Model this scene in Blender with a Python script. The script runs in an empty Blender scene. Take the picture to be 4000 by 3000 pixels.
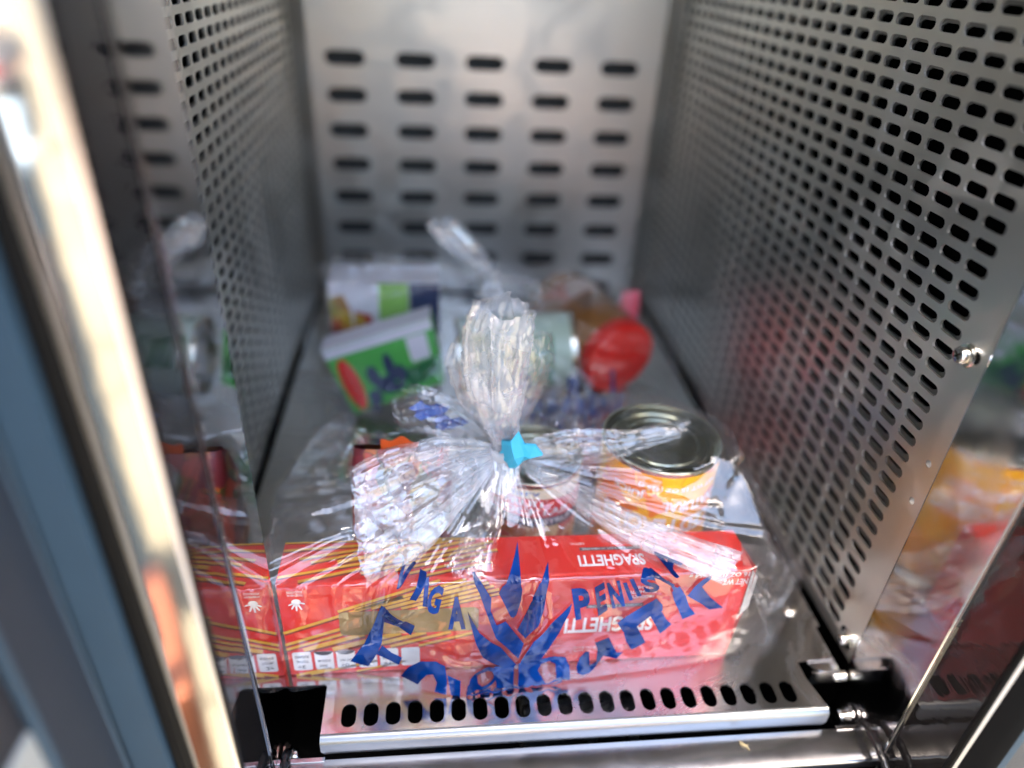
import bpy, bmesh, math, random
from mathutils import Vector, Matrix, noise
from mathutils.bvhtree import BVHTree
random.seed(7)
S = 0.001                      # everything below is written in millimetres
scene = bpy.context.scene
col = scene.collection

# ------------------------------------------------------------------ camera
PITCH, YAW, ROLL = 0.5486, 0.1242, -0.0587
CAM = Vector((-77.1, -242.2, 361.7))
cp, sp, cy, sy = math.cos(PITCH), math.sin(PITCH), math.cos(YAW), math.sin(YAW)
fwd = Vector((sy*cp, cy*cp, -sp))
rt0 = Vector((cy, -sy, 0)); dn0 = fwd.cross(rt0)
rt = math.cos(ROLL)*rt0 + math.sin(ROLL)*dn0
dn = -math.sin(ROLL)*rt0 + math.cos(ROLL)*dn0
cam_d = bpy.data.cameras.new("camera"); cam = bpy.data.objects.new("camera", cam_d); col.objects.link(cam)
up = -dn; bk = -fwd
cam.matrix_world = Matrix(((rt.x, up.x, bk.x, CAM.x*S), (rt.y, up.y, bk.y, CAM.y*S), (rt.z, up.z, bk.z, CAM.z*S), (0, 0, 0, 1)))
cam_d.sensor_width = 36; cam_d.lens = 2771.8/4000*36
cam_d.clip_start = 0.005; cam_d.clip_end = 500
cam_d.dof.use_dof = True; cam_d.dof.focus_distance = 0.370; cam_d.dof.aperture_fstop = 2.1
cam_d.dof.aperture_blades = 0
scene.camera = cam

# ------------------------------------------------------------------ daylight
SUN_EL, SUN_AZ = math.radians(60), math.radians(-86)     # high sun from the left, just behind the locker front
w = bpy.data.worlds.new("World"); scene.world = w; w.use_nodes = True
wn = w.node_tree.nodes; wl = w.node_tree.links
sky = wn.new("ShaderNodeTexSky"); sky.sky_type = 'NISHITA'; sky.sun_disc = False
sky.sun_elevation = SUN_EL; sky.sun_rotation = SUN_AZ; sky.dust_density = 5; sky.air_density = 1.0; sky.ozone_density = .4
wl.new(sky.outputs[0], wn["Background"].inputs[0]); wn["Background"].inputs[1].default_value = 0.15
sun_d = bpy.data.lights.new("sun", 'SUN'); sun_d.energy = 2.0; sun_d.angle = math.radians(.5); sun_d.color = (1, .95, .87)
sun = bpy.data.objects.new("sun", sun_d); col.objects.link(sun)
sdir = Vector((math.sin(SUN_AZ)*math.cos(SUN_EL), math.cos(SUN_AZ)*math.cos(SUN_EL), math.sin(SUN_EL)))
sun.rotation_euler = sdir.to_track_quat('Z', 'Y').to_euler()
sun.location = (0, 0, 4)
vs = scene.view_settings
vs.view_transform = 'Standard'; vs.look = 'None'; vs.gamma = 1; vs.exposure = 3.62
scene.cycles.use_denoising = True
scene.cycles.max_bounces = 14; scene.cycles.transparent_max_bounces = 48
scene.cycles.diffuse_bounces = 5; scene.cycles.glossy_bounces = 7; scene.cycles.transmission_bounces = 8
scene.cycles.sample_clamp_indirect = 6
scene.cycles.caustics_reflective = True

# ------------------------------------------------------------------ materials
class NT:
    def __init__(s, name):
        s.m = bpy.data.materials.new(name); s.m.use_nodes = True
        s.n = s.m.node_tree.nodes; s.l = s.m.node_tree.links
        s.b = s.n["Principled BSDF"]; s.out = s.n["Material Output"]
    def node(s, t, **kw):
        nd = s.n.new(t)
        for k, v in kw.items():
            if k.startswith('_'): setattr(nd, k[1:], v)
            else:
                key = k.replace('__', ' ')
                nd.inputs[int(key[1:]) if key[0] == 'i' and key[1:].isdigit() else key].default_value = v
        return nd
    def link(s, a, b): s.l.new(a, b)
def rgb(r, g, b): return (r, g, b, 1)
def hexc(h):
    def f(c):
        c /= 255
        return c/12.92 if c <= .04045 else ((c+.055)/1.055)**2.4
    return tuple(f(int(h[i:i+2], 16)) for i in (0, 2, 4)) + (1,)

def smear(t, b, rough, amt, scale=11):
    """wiped marks and dull patches: uneven roughness with ragged borders"""
    tc = t.node("ShaderNodeTexCoord")
    nz = t.node("ShaderNodeTexNoise", Scale=scale, Detail=7.0, Roughness=.6, Distortion=1.6); t.link(tc.outputs["Object"], nz.inputs["Vector"])
    cr = t.node("ShaderNodeValToRGB"); e = cr.color_ramp.elements
    e[0].position = .46; e[0].color = (0, 0, 0, 1); e[1].position = .60; e[1].color = (1, 1, 1, 1)
    t.link(nz.outputs["Fac"], cr.inputs[0])
    mp = t.node("ShaderNodeMapping"); mp.inputs["Scale"].default_value = (1, 1.0, .08); t.link(tc.outputs["Object"], mp.inputs[0])
    n2 = t.node("ShaderNodeTexNoise", Scale=420.0, Detail=3.0); t.link(mp.outputs[0], n2.inputs["Vector"])
    ad = t.node("ShaderNodeMath", _operation='MULTIPLY_ADD'); ad.inputs[1].default_value = .35; t.link(n2.outputs["Fac"], ad.inputs[0]); t.link(cr.outputs[0], ad.inputs[2])
    rr = t.node("ShaderNodeMapRange"); rr.inputs["From Max"].default_value = 1.3; rr.inputs["To Min"].default_value = rough-amt*.4; rr.inputs["To Max"].default_value = rough+amt
    t.link(ad.outputs[0], rr.inputs["Value"]); t.link(rr.outputs[0], b.inputs["Roughness"])
def mat(name, color, rough=.5, metal=0, spec=.5, noise_amt=0, noise_scale=40, bump=0, bump_scale=200, coat=0, stretch=(1, 1, 1), rvar=0, smr=0):
    t = NT(name); b = t.b
    b.inputs["Base Color"].default_value = color; b.inputs["Roughness"].default_value = rough
    b.inputs["Metallic"].default_value = metal; b.inputs["Specular IOR Level"].default_value = spec
    b.inputs["Coat Weight"].default_value = coat
    tc = t.node("ShaderNodeTexCoord"); mp = t.node("ShaderNodeMapping"); mp.inputs["Scale"].default_value = stretch
    t.link(tc.outputs["Object"], mp.inputs["Vector"])
    if noise_amt or rvar:
        nz = t.node("ShaderNodeTexNoise", Scale=noise_scale, Detail=6.0, Roughness=.62)
        t.link(mp.outputs[0], nz.inputs["Vector"])
        if noise_amt:
            mx = t.node("ShaderNodeMix", _data_type='RGBA', _blend_type='MULTIPLY'); mx.inputs[0].default_value = 1
            rp = t.node("ShaderNodeMapRange"); rp.inputs["To Min"].default_value = 1-noise_amt; rp.inputs["To Max"].default_value = 1+noise_amt
            t.link(nz.outputs["Fac"], rp.inputs["Value"])
            mx.inputs[6].default_value = color; t.link(rp.outputs[0], mx.inputs[7]); t.link(mx.outputs[2], b.inputs["Base Color"])
        if rvar:
            rr = t.node("ShaderNodeMapRange"); rr.inputs["From Min"].default_value = .3; rr.inputs["From Max"].default_value = .7
            rr.inputs["To Min"].default_value = rough-rvar; rr.inputs["To Max"].default_value = rough+rvar
            t.link(nz.outputs["Fac"], rr.inputs["Value"]); t.link(rr.outputs[0], b.inputs["Roughness"])
    if smr: smear(t, b, rough, smr)
    if bump:
        n2 = t.node("ShaderNodeTexNoise", Scale=bump_scale, Detail=3.0)
        t.link(mp.outputs[0], n2.inputs["Vector"])
        bp = t.node("ShaderNodeBump", Strength=bump, Distance=.001)
        t.link(n2.outputs["Fac"], bp.inputs["Height"]); t.link(bp.outputs[0], b.inputs["Normal"])
    return t.m

M = {}
M['perf'] = mat("perforated steel", rgb(.80, .78, .715), .37, 1, noise_amt=.10, noise_scale=9, smr=.14, bump=.03, bump_scale=900)
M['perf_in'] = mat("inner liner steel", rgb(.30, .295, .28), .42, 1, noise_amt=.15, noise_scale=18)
M['liner_dark'] = mat("dark liner", rgb(.05, .05, .048), .7, noise_amt=.3, noise_scale=20)
M['back'] = mat("back panel steel", rgb(.48, .47, .435), .40, 1, noise_amt=.05, noise_scale=6, smr=.12)
M['tray'] = mat("tray steel", rgb(.60, .595, .59), .17, 1, noise_amt=.10, noise_scale=14, smr=.16, bump=.02, bump_scale=1500)
M['lip'] = mat("worn lip steel", rgb(.40, .405, .40), .34, 1, noise_amt=.08, noise_scale=60, stretch=(1, 6, 6))
M['jamb'] = mat("polished jamb steel", rgb(.58, .57, .565), .045, 1, bump=.05, bump_scale=9, noise_amt=.05, noise_scale=30)
M['jamb_dull'] = mat("wiped jamb steel", rgb(.58, .57, .565), .085, 1, bump=.05, bump_scale=9, noise_amt=.05, noise_scale=30, smr=.10)
M['rail'] = mat("rail steel", rgb(.52, .51, .515), .2, 1, bump=.04, bump_scale=60, noise_amt=.1, noise_scale=45, rvar=.05)
M['chrome'] = mat("chrome strip", rgb(.44, .43, .41), .05, 1, bump=.04, bump_scale=40)
M['edge'] = mat("bright cut edge", rgb(.90, .86, .76), .3, 1)
M['gloss_black'] = mat("glossy black jamb face", rgb(.012, .011, .011), .03, 0, spec=.55, bump=.30, bump_scale=55, coat=0, stretch=(1, .35, 1.2))
M['gasket'] = mat("black rubber gasket", rgb(.004, .004, .004), .5, 0, spec=.10, noise_amt=.3, noise_scale=80)
M['gasket_grey'] = mat("grey rubber lip", rgb(.075, .072, .08), .30, 0, spec=.6)
M['slate'] = mat("slate blue paint", hexc('374d5b'), .48, 0, noise_amt=.10, noise_scale=35, bump=.12, bump_scale=700)
M['slate_dark'] = mat("dark slate paint", hexc('222a34'), .55, 0, noise_amt=.12, noise_scale=50, bump=.15, bump_scale=800)
M['door_black'] = mat("black door lining", hexc('26262a'), .55, 0, noise_amt=.25, noise_scale=70, bump=.25, bump_scale=900)
M['pale_grey'] = mat("pale grey lining", hexc('a9a8a0'), .6, 0, noise_amt=.12, noise_scale=120, bump=.3, bump_scale=1100)
M['cavity'] = mat("black cavity", rgb(.004, .004, .004), .8, spec=.05)
M['screw'] = mat("bright screw steel", rgb(.78, .76, .70), .14, 1, noise_amt=.1, noise_scale=300)
M['washer'] = mat("washer steel", rgb(.55, .54, .5), .3, 1)
M['cable'] = mat("black shrink tubing", rgb(.014, .013, .013), .25, 0, spec=.6, bump=.5, bump_scale=350)
M['copper'] = mat("copper lug", rgb(.62, .42, .32), .3, 1)
M['red_card'] = mat("red carton", hexc('d9200f'), .38, 0, noise_amt=.05, noise_scale=60, bump=.05, bump_scale=300, coat=.25)
M['white_ink'] = mat("white ink", hexc('e6e2de'), .45)
M['strand'] = mat("yellow pasta ink", hexc('d8a02e'), .42, noise_amt=.14, noise_scale=90, stretch=(1, 1, 4))
M['strand_sh'] = mat("brown ink", hexc('7c2a12'), .42)
M['tan'] = mat("tan ink", hexc('8f7440'), .42, noise_amt=.12, noise_scale=40)
M['navy_ink'] = mat("navy ink", hexc('23203c'), .42)
M['grey_ink'] = mat("grey ink", hexc('4c484c'), .42)
M['card_in'] = mat("card edge", hexc('c9c0b4'), .7)
M['blue_print'] = None
M['tin'] = mat("tin rim", rgb(.62, .60, .52), .22, 1, noise_amt=.1, noise_scale=120)
M['tin_olive'] = mat("lacquered tin", rgb(.235, .245, .18), .20, 1, noise_amt=.1, noise_scale=50)
M['tin_cream'] = mat("cream lacquered tin", rgb(.70, .64, .52), .3, 1)
M['cream_label'] = mat("cream label", hexc('e3d6b8'), .4)
M['red_label'] = mat("red label", hexc('d11f26'), .38)
M['navy_label'] = mat("navy label", hexc('221c3a'), .38)
M['olive_label'] = mat("olive label", hexc('7d7a1e'), .4, noise_amt=.4, noise_scale=60)
M['blue_ink'] = mat("blue ink", hexc('2456a4'), .4)
M['orange_card'] = mat("orange packet print", hexc('d2541c'), .4, noise_amt=.2, noise_scale=60)
M['green_card'] = mat("green carton", hexc('4eae4a'), .45, noise_amt=.18, noise_scale=24)
M['lime_card'] = mat("lime print", hexc('8fc25a'), .45, noise_amt=.2, noise_scale=30)
M['white_card'] = mat("white carton", hexc('d9d4da'), .45, noise_amt=.04)
M['grey_green'] = mat("grey green label", hexc('a3b3a0'), .45, noise_amt=.15, noise_scale=30)
M['dark_green'] = mat("dark green print", hexc('1c6b3c'), .45)
M['navy_card'] = mat("navy print", hexc('1b2c55'), .45, noise_amt=.3, noise_scale=40)
M['berry'] = mat("berry print", hexc('a8222c'), .45, noise_amt=.3, noise_scale=60)
M['yellow_print'] = mat("yellow print", hexc('d0b21f'), .45, noise_amt=.3, noise_scale=60)
M['lid_red'] = mat("red plastic lid", hexc('e01d12'), .35, 0, bump=.05, bump_scale=120)
M['peanut'] = mat("peanut butter seen through jar", hexc('8c5a28'), .25, 0, noise_amt=.2, noise_scale=20, coat=.6)
M['pink'] = mat("pink film tab", hexc('e0566a'), .4)
M['tape'] = mat("light blue tape", hexc('36a8c6'), .55, 0, noise_amt=.06, noise_scale=150, bump=.2, bump_scale=700)
M['insect'] = mat("insect husk", hexc('b09a6a'), .5)
M['concrete'] = None

def patchy(name, cols, scale, rough=.42, seed=0., detail=2., smooth=.15, stretch=(1, 1, 1)):
    t = NT(name)
    tc = t.node("ShaderNodeTexCoord"); mp = t.node("ShaderNodeMapping"); mp.inputs["Scale"].default_value = stretch
    mp.inputs["Location"].default_value = (seed, seed*.7, seed*.3)
    t.link(tc.outputs["Object"], mp.inputs[0])
    nz = t.node("ShaderNodeTexNoise", Scale=scale*.6, Detail=3.0)
    t.link(mp.outputs[0], nz.inputs["Vector"])
    add = t.node("ShaderNodeVectorMath", _operation='MULTIPLY_ADD'); add.inputs[1].default_value = (.02, .02, .02)
    t.link(nz.outputs["Color"], add.inputs[0]); t.link(mp.outputs[0], add.inputs[2])
    vo = t.node("ShaderNodeTexVoronoi", Scale=scale); vo.feature = 'SMOOTH_F1'; vo.inputs["Smoothness"].default_value = smooth
    t.link(add.outputs[0], vo.inputs["Vector"])
    sep = t.node("ShaderNodeSeparateColor"); t.link(vo.outputs["Color"], sep.inputs[0])
    cr = t.node("ShaderNodeValToRGB"); cr.color_ramp.interpolation = 'LINEAR'
    el = cr.color_ramp.elements
    while len(el) < len(cols): el.new(.5)
    for i, c in enumerate(cols): el[i].position = .12+.76*i/(len(cols)-1); el[i].color = hexc(c)
    t.link(sep.outputs[0], cr.inputs[0]); t.link(cr.outputs[0], t.b.inputs["Base Color"])
    t.b.inputs["Roughness"].default_value = rough
    return t.m
M['peach'] = patchy("peach print", ['f5b51c', 'f7a912', 'ef8a10', 'f2c62c', 'e8741a'], 70, .35)
M['fruit'] = patchy("mixed fruit print", ['e7cf8e', 'd99a3c', 'c8382e', 'efe3b4', 'b7642a'], 110, .38)
M['veg'] = patchy("vegetable print", ['6a1a22', '8a2430', 'c8641e', '4d5a1c', '5a1720', 'd0553a'], 75, .35, seed=3)
M['strawberry'] = patchy("strawberry print", ['b0202a', 'c83a3a', '7fa038', 'd6b428', '8c1a22'], 60, .42, seed=9)

def film_mat(name, refl=.10, haze=.045, bump=.35, bscale=130, rough=.06, tint=(1, 1, 1)):
    t = NT(name); t.n.remove(t.b)
    tc = t.node("ShaderNodeTexCoord")
    nz = t.node("ShaderNodeTexVoronoi", Scale=bscale); nz.feature = 'F1'
    n1 = t.node("ShaderNodeTexNoise", Scale=bscale*.5, Detail=4.0)
    t.link(tc.outputs["Object"], n1.inputs["Vector"])
    add = t.node("ShaderNodeVectorMath", _operation='MULTIPLY_ADD'); add.inputs[1].default_value = (.012, .012, .012)
    t.link(n1.outputs["Color"], add.inputs[0]); t.link(tc.outputs["Object"], add.inputs[2]); t.link(add.outputs[0], nz.inputs["Vector"])
    bp = t.node("ShaderNodeBump", Strength=bump, Distance=.0012); t.link(nz.outputs["Distance"], bp.inputs["Height"])
    gl = t.node("ShaderNodeBsdfGlossy", Roughness=rough); gl.inputs["Color"].default_value = (1, 1, 1, 1); t.link(bp.outputs[0], gl.inputs["Normal"])
    tr = t.node("ShaderNodeBsdfTransparent"); tr.inputs["Color"].default_value = (.985*tint[0], .985*tint[1], .985*tint[2], 1)
    di = t.node("ShaderNodeBsdfDiffuse"); di.inputs["Color"].default_value = (.85, .86, .88, 1); t.link(bp.outputs[0], di.inputs["Normal"])
    tl = t.node("ShaderNodeBsdfTranslucent"); tl.inputs["Color"].default_value = (.85, .86, .88, 1); t.link(bp.outputs[0], tl.inputs["Normal"])
    dm = t.node("ShaderNodeMixShader"); dm.inputs[0].default_value = .45; t.link(di.outputs[0], dm.inputs[1]); t.link(tl.outputs[0], dm.inputs[2])
    hz = t.node("ShaderNodeTexNoise", Scale=38.0, Detail=5.0, Distortion=.8); t.link(tc.outputs["Object"], hz.inputs["Vector"])
    hr = t.node("ShaderNodeMapRange"); hr.inputs["From Min"].default_value = .42; hr.inputs["From Max"].default_value = .68; hr.inputs["To Min"].default_value = haze*.3; hr.inputs["To Max"].default_value = haze*2.1
    t.link(hz.outputs["Fac"], hr.inputs["Value"])
    m1 = t.node("ShaderNodeMixShader"); t.link(hr.outputs[0], m1.inputs[0]); t.link(tr.outputs[0], m1.inputs[1]); t.link(dm.outputs[0], m1.inputs[2])
    lw = t.node("ShaderNodeLayerWeight", Blend=.25); t.link(bp.outputs[0], lw.inputs["Normal"])
    mr = t.node("ShaderNodeMapRange"); mr.inputs["To Min"].default_value = refl; mr.inputs["To Max"].default_value = min(1, refl+.6)
    t.link(lw.outputs["Facing"], mr.inputs["Value"])
    pw = t.node("ShaderNodeMath", _operation='POWER'); pw.inputs[1].default_value = 3.6
    t.link(lw.outputs["Facing"], pw.inputs[0]); t.link(pw.outputs[0], mr.inputs["Value"])
    m2 = t.node("ShaderNodeMixShader"); t.link(mr.outputs[0], m2.inputs[0]); t.link(m1.outputs[0], m2.inputs[1]); t.link(gl.outputs[0], m2.inputs[2])
    t.link(m2.outputs[0], t.out.inputs["Surface"])
    return t.m
M['film'] = film_mat("clear film", .09, .058, .18, 55, .05)
M['film_crinkle'] = film_mat("crinkled film", .115, .26, .2, 60, .08)
M['film_knot'] = film_mat("gathered film", .18, .55, .4, 150, .12)
M['film_rear'] = film_mat("rear clear film", .035, .012, .25, 60, .10)
def print_mat():
    t = NT("blue film print"); b = t.b
    b.inputs["Base Color"].default_value = hexc('0f3f9a'); b.inputs["Roughness"].default_value = .14
    b.inputs["Specular IOR Level"].default_value = .42
    tc = t.node("ShaderNodeTexCoord"); nz = t.node("ShaderNodeTexVoronoi", Scale=110.0); t.link(tc.outputs["Object"], nz.inputs["Vector"])
    n2 = t.node("ShaderNodeTexNoise", Scale=45.0, Detail=3.0); t.link(tc.outputs["Object"], n2.inputs["Vector"])
    cr = t.node("ShaderNodeValToRGB"); cr.color_ramp.elements[0].position = .35; cr.color_ramp.elements[0].color = hexc('021a4a')
    cr.color_ramp.elements[1].position = .68; cr.color_ramp.elements[1].color = hexc('053c86')
    t.link(n2.outputs["Fac"], cr.inputs[0]); t.link(cr.outputs[0], b.inputs["Base Color"])
    bp = t.node("ShaderNodeBump", Strength=.24, Distance=.0012); t.link(nz.outputs["Distance"], bp.inputs["Height"]); t.link(bp.outputs[0], b.inputs["Normal"])
    tr = t.node("ShaderNodeBsdfTransparent"); tr.inputs["Color"].default_value = (.25, .45, 1, 1)
    mx = t.node("ShaderNodeMixShader"); mx.inputs[0].default_value = 1.0
    t.link(tr.outputs[0], mx.inputs[1]); t.link(b.outputs[0], mx.inputs[2]); t.link(mx.outputs[0], t.out.inputs["Surface"])
    return t.m
M['blue_print'] = print_mat()
def concrete():
    t = NT("sunlit concrete")
    tc = t.node("ShaderNodeTexCoord")
    nz = t.node("ShaderNodeTexNoise", Scale=1.3, Detail=8.0, Roughness=.65); t.link(tc.outputs["Object"], nz.inputs["Vector"])
    cr = t.node("ShaderNodeValToRGB"); e = cr.color_ramp.elements
    e[0].position = .3; e[0].color = hexc('6a6250'); e[1].position = .7; e[1].color = hexc('837a64')
    t.link(nz.outputs["Fac"], cr.inputs[0])
    vo = t.node("ShaderNodeTexVoronoi", Scale=.45); vo.feature = 'DISTANCE_TO_EDGE'; t.link(tc.outputs["Object"], vo.inputs["Vector"])
    mr = t.node("ShaderNodeMapRange"); mr.inputs["From Max"].default_value = .02; mr.inputs["To Min"].default_value = .55; mr.inputs["To Max"].default_value = 1
    t.link(vo.outputs["Distance"], mr.inputs["Value"])
    mx = t.node("ShaderNodeMix", _data_type='RGBA', _blend_type='MULTIPLY'); mx.inputs[0].default_value = 1
    t.link(cr.outputs[0], mx.inputs[6]); t.link(mr.outputs[0], mx.inputs[7]); t.link(mx.outputs[2], t.b.inputs["Base Color"])
    t.b.inputs["Roughness"].default_value = .85
    return t.m
M['concrete'] = concrete()

# ------------------------------------------------------------------ helpers
LOC = {}
def empty(name, loc, label, cat, group=None):
    o = bpy.data.objects.new(name, None); col.objects.link(o); o.location = Vector(loc)*S; o.empty_display_size = .02
    o['label'] = label; o['category'] = cat
    if group: o['group'] = group
    LOC[o] = Vector(loc); return o
def root_loc(p):
    while p is not None and p.parent is not None: p = p.parent
    return LOC.get(p, Vector((0, 0, 0)))
def finish(name, verts, faces, m, parent=None, smooth=False, label=None, cat=None, kind=None, mats=None, fm=None):
    off = root_loc(parent) if parent is not None else Vector((0, 0, 0))
    me = bpy.data.meshes.new(name)
    me.from_pydata([((v[0]-off.x)*S, (v[1]-off.y)*S, (v[2]-off.z)*S) for v in verts], [], faces)
    me.update()
    for x in (mats or [m]): me.materials.append(x)
    if fm: me.polygons.foreach_set("material_index", fm)
    if smooth: me.polygons.foreach_set("use_smooth", [True]*len(me.polygons))
    o = bpy.data.objects.new(name, me); col.objects.link(o)
    if parent is not None: o.parent = parent
    if label: o['label'] = label
    if cat: o['category'] = cat
    if kind: o['kind'] = kind
    if parent is None: LOC[o] = Vector((0, 0, 0))
    return o
class MB:
    def __init__(s): s.v = []; s.f = []
    def add(s, vs, fs):
        b = len(s.v); s.v += [tuple(x) for x in vs]; s.f += [tuple(i+b for i in f) for f in fs]
    def box(s, a, b, bev=0):
        x0, y0, z0 = a; x1, y1, z1 = b
        if bev:
            bm = bmesh.new(); bmesh.ops.create_cube(bm, size=1)
            for v in bm.verts: v.co = Vector(((x0+x1)/2+v.co.x*(x1-x0), (y0+y1)/2+v.co.y*(y1-y0), (z0+z1)/2+v.co.z*(z1-z0)))
            bmesh.ops.bevel(bm, geom=bm.edges[:], offset=bev, segments=2, affect='EDGES', profile=.5)
            bm.verts.index_update(); s.add([v.co[:] for v in bm.verts], [[v.index for v in f.verts] for f in bm.faces]); bm.free(); return
        s.add([(x0, y0, z0), (x1, y0, z0), (x1, y1, z0), (x0, y1, z0), (x0, y0, z1), (x1, y0, z1), (x1, y1, z1), (x0, y1, z1)],
              [(3, 2, 1, 0), (4, 5, 6, 7), (0, 1, 5, 4), (1, 2, 6, 5), (2, 3, 7, 6), (3, 0, 4, 7)])
    def prism(s, pts, lo, hi, axis='z'):
        n = len(pts)
        def P(p, h): return (p[0], p[1], h) if axis == 'z' else ((p[0], h, p[1]) if axis == 'y' else (h, p[0], p[1]))
        s.add([P(p, lo) for p in pts]+[P(p, hi) for p in pts], [tuple(range(n))[::-1], tuple(range(n, 2*n))]+[(i, (i+1) % n, (i+1) % n+n, i+n) for i in range(n)])
    def sweep(s, prof, path_axis, a, b):
        """open profile (list of 2D points) swept along an axis as a thin sheet"""
        n = len(prof)
        def P(p, h): return (h, p[0], p[1]) if path_axis == 'x' else (p[0], p[1], h)
        s.add([P(p, a) for p in prof]+[P(p, b) for p in prof], [(i, i+1, i+1+n, i+n) for i in range(n-1)])
    def tube(s, pts, r, n=10, cap=True):
        pts = [Vector(p) for p in pts]; rs = r if isinstance(r, (list, tuple)) else [r]*len(pts)
        vs = []; pu = None
        for i, p in enumerate(pts):
            d = (pts[min(i+1, len(pts)-1)]-pts[max(i-1, 0)]).normalized()
            u = d.orthogonal().normalized() if pu is None else (pu-d*pu.dot(d)).normalized()
            pu = u; v = d.cross(u)
            vs += [p+rs[i]*(math.cos(2*math.pi*k/n)*u+math.sin(2*math.pi*k/n)*v) for k in range(n)]
        fs = [(i*n+k, i*n+(k+1) % n, (i+1)*n+(k+1) % n, (i+1)*n+k) for i in range(len(pts)-1) for k in range(n)]
        if cap: fs += [tuple(range(n))[::-1], tuple(range((len(pts)-1)*n, len(pts)*n))]
        s.add(vs, fs)
    def lathe(s, prof, c, ax=(0, 0, 1), n=48):
        """prof: list of (radius, height) about axis ax through c"""
        ax = Vector(ax).normalized(); u = ax.orthogonal().normalized(); v = ax.cross(u); c = Vector(c)
        vs = []
        for r, h in prof:
            vs += [c+ax*h+max(r, 1e-3)*(math.cos(2*math.pi*k/n)*u+math.sin(2*math.pi*k/n)*v) for k in range(n)]
        fs = [(i*n+k, i*n+(k+1) % n, (i+1)*n+(k+1) % n, (i+1)*n+k) for i in range(len(prof)-1) for k in range(n)]
        s.add(vs, fs)
    def build(s, name, m, parent=None, smooth=False, **kw):
        o = finish(name, s.v, s.f, m, parent, smooth, **kw)
        if smooth:
            try: o.data.set_sharp_from_angle(angle=math.radians(38))
            except Exception: pass
        return o

def stadium(cu, cv, L, W, n=5):
    """stadium outline, long axis along u, counter-clockwise from right tip"""
    r = W/2; d = L/2-r; pts = []
    for k in range(n+1):
        a = -math.pi/2+math.pi*k/n; pts.append((cu+d+r*math.cos(a), cv+r*math.sin(a)))
    for k in range(n+1):
        a = math.pi/2+math.pi*k/n; pts.append((cu-d+r*math.cos(a), cv+r*math.sin(a)))
    return pts
def perf_sheet(U0, U1, V0, V1, us, vs, pu, pv, L, W, P, t, n=5, vert=False):
    """sheet with real slots; P(u, v, d) maps to 3D, d = depth below the face. Returns MB."""
    mb = MB()
    def quad(a, b, c, d):
        for dd in (0, t): mb.add([P(a, c, dd), P(b, c, dd), P(b, d, dd), P(a, d, dd)], [(0, 1, 2, 3) if dd == 0 else (3, 2, 1, 0)])
    ua, ub, va, vb = us[0]-pu/2, us[-1]+pu/2, vs[0]-pv/2, vs[-1]+pv/2
    if ua > U0: quad(U0, ua, V0, V1)
    if ub < U1: quad(ub, U1, V0, V1)
    if va > V0: quad(ua, ub, V0, va)
    if vb < V1: quad(ua, ub, vb, V1)
    for cu in us:
        for cv in vs:
            if vert: st = [(cu+(y-cv), cv+(x-cu)) for x, y in stadium(cu, cv, L, W, n)][::-1]
            else: st = stadium(cu, cv, L, W, n)
            N = len(st)
            u0, u1, v0, v1 = cu-pu/2, cu+pu/2, cv-pv/2, cv+pv/2
            iR = max(range(N), key=lambda i: st[i][0]-abs(st[i][1]-cv)*.01); iL = min(range(N), key=lambda i: st[i][0]+abs(st[i][1]-cv)*.01)
            arc = []; i = iR
            while True:
                arc.append(i)
                if i == iL: break
                i = (i+1) % N
            arc2 = []; i = iL
            while True:
                arc2.append(i)
                if i == iR: break
                i = (i+1) % N
            for dd in (0, t):
                base = [P(u0, cv, dd), P(u0, v1, dd), P(u1, v1, dd), P(u1, cv, dd), P(u0, v0, dd), P(u1, v0, dd)]
                hv = [P(x, y, dd) for x, y in st]
                f1 = [0]+[6+i for i in arc[::-1]]+[3, 2, 1]      # upper half
                f2 = [3]+[6+i for i in arc2[::-1]]+[0, 4, 5]
                if dd: f1 = f1[::-1]; f2 = f2[::-1]
                mb.add(base+hv, [tuple(f1), tuple(f2)])
            mb.add([P(x, y, 0) for x, y in st]+[P(x, y, t) for x, y in st], [(i, (i+1) % N, (i+1) % N+N, i+N) for i in range(N)])
    return mb

def text_polys(body, bold=0.0):
    cu = bpy.data.curves.new("lettering", 'FONT'); cu.body = body; cu.size = 1; cu.offset = bold; cu.resolution_u = 3
    o = bpy.data.objects.new("lettering", cu); col.objects.link(o)
    me = bpy.data.meshes.new_from_object(o)
    vs = [v.co.copy() for v in me.vertices]; fs = [tuple(p.vertices) for p in me.polygons]
    bpy.data.objects.remove(o); bpy.data.curves.remove(cu); bpy.data.meshes.remove(me)
    x0 = min(v.x for v in vs); x1 = max(v.x for v in vs); y0 = min(v.y for v in vs); y1 = max(v.y for v in vs)
    return [((v.x-x0)/(x1-x0), (v.y-y0)/(y1-y0)) for v in vs], fs
def text(mb, body, P, u0, u1, v0, v1, bold=.015, flip=False):
    """flat lettering filling the u,v rectangle; flip turns it upside down"""
    uv, fs = text_polys(body, bold)
    mb.add([P(u0+(1-a if flip else a)*(u1-u0), v0+(1-b if flip else b)*(v1-v0)) for a, b in uv], fs)
def poly(mb, P, pts): mb.add([P(*p) for p in pts], [tuple(range(len(pts)))])
def rrect(u0, u1, v0, v1, r, n=4):
    o = []
    for cx_, cy_, a0 in ((u1-r, v1-r, 0), (u0+r, v1-r, 90), (u0+r, v0+r, 180), (u1-r, v0+r, 270)):
        o += [(cx_+r*math.cos(math.radians(a0+90*k/n)), cy_+r*math.sin(math.radians(a0+90*k/n))) for k in range(n+1)]
    return o
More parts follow.
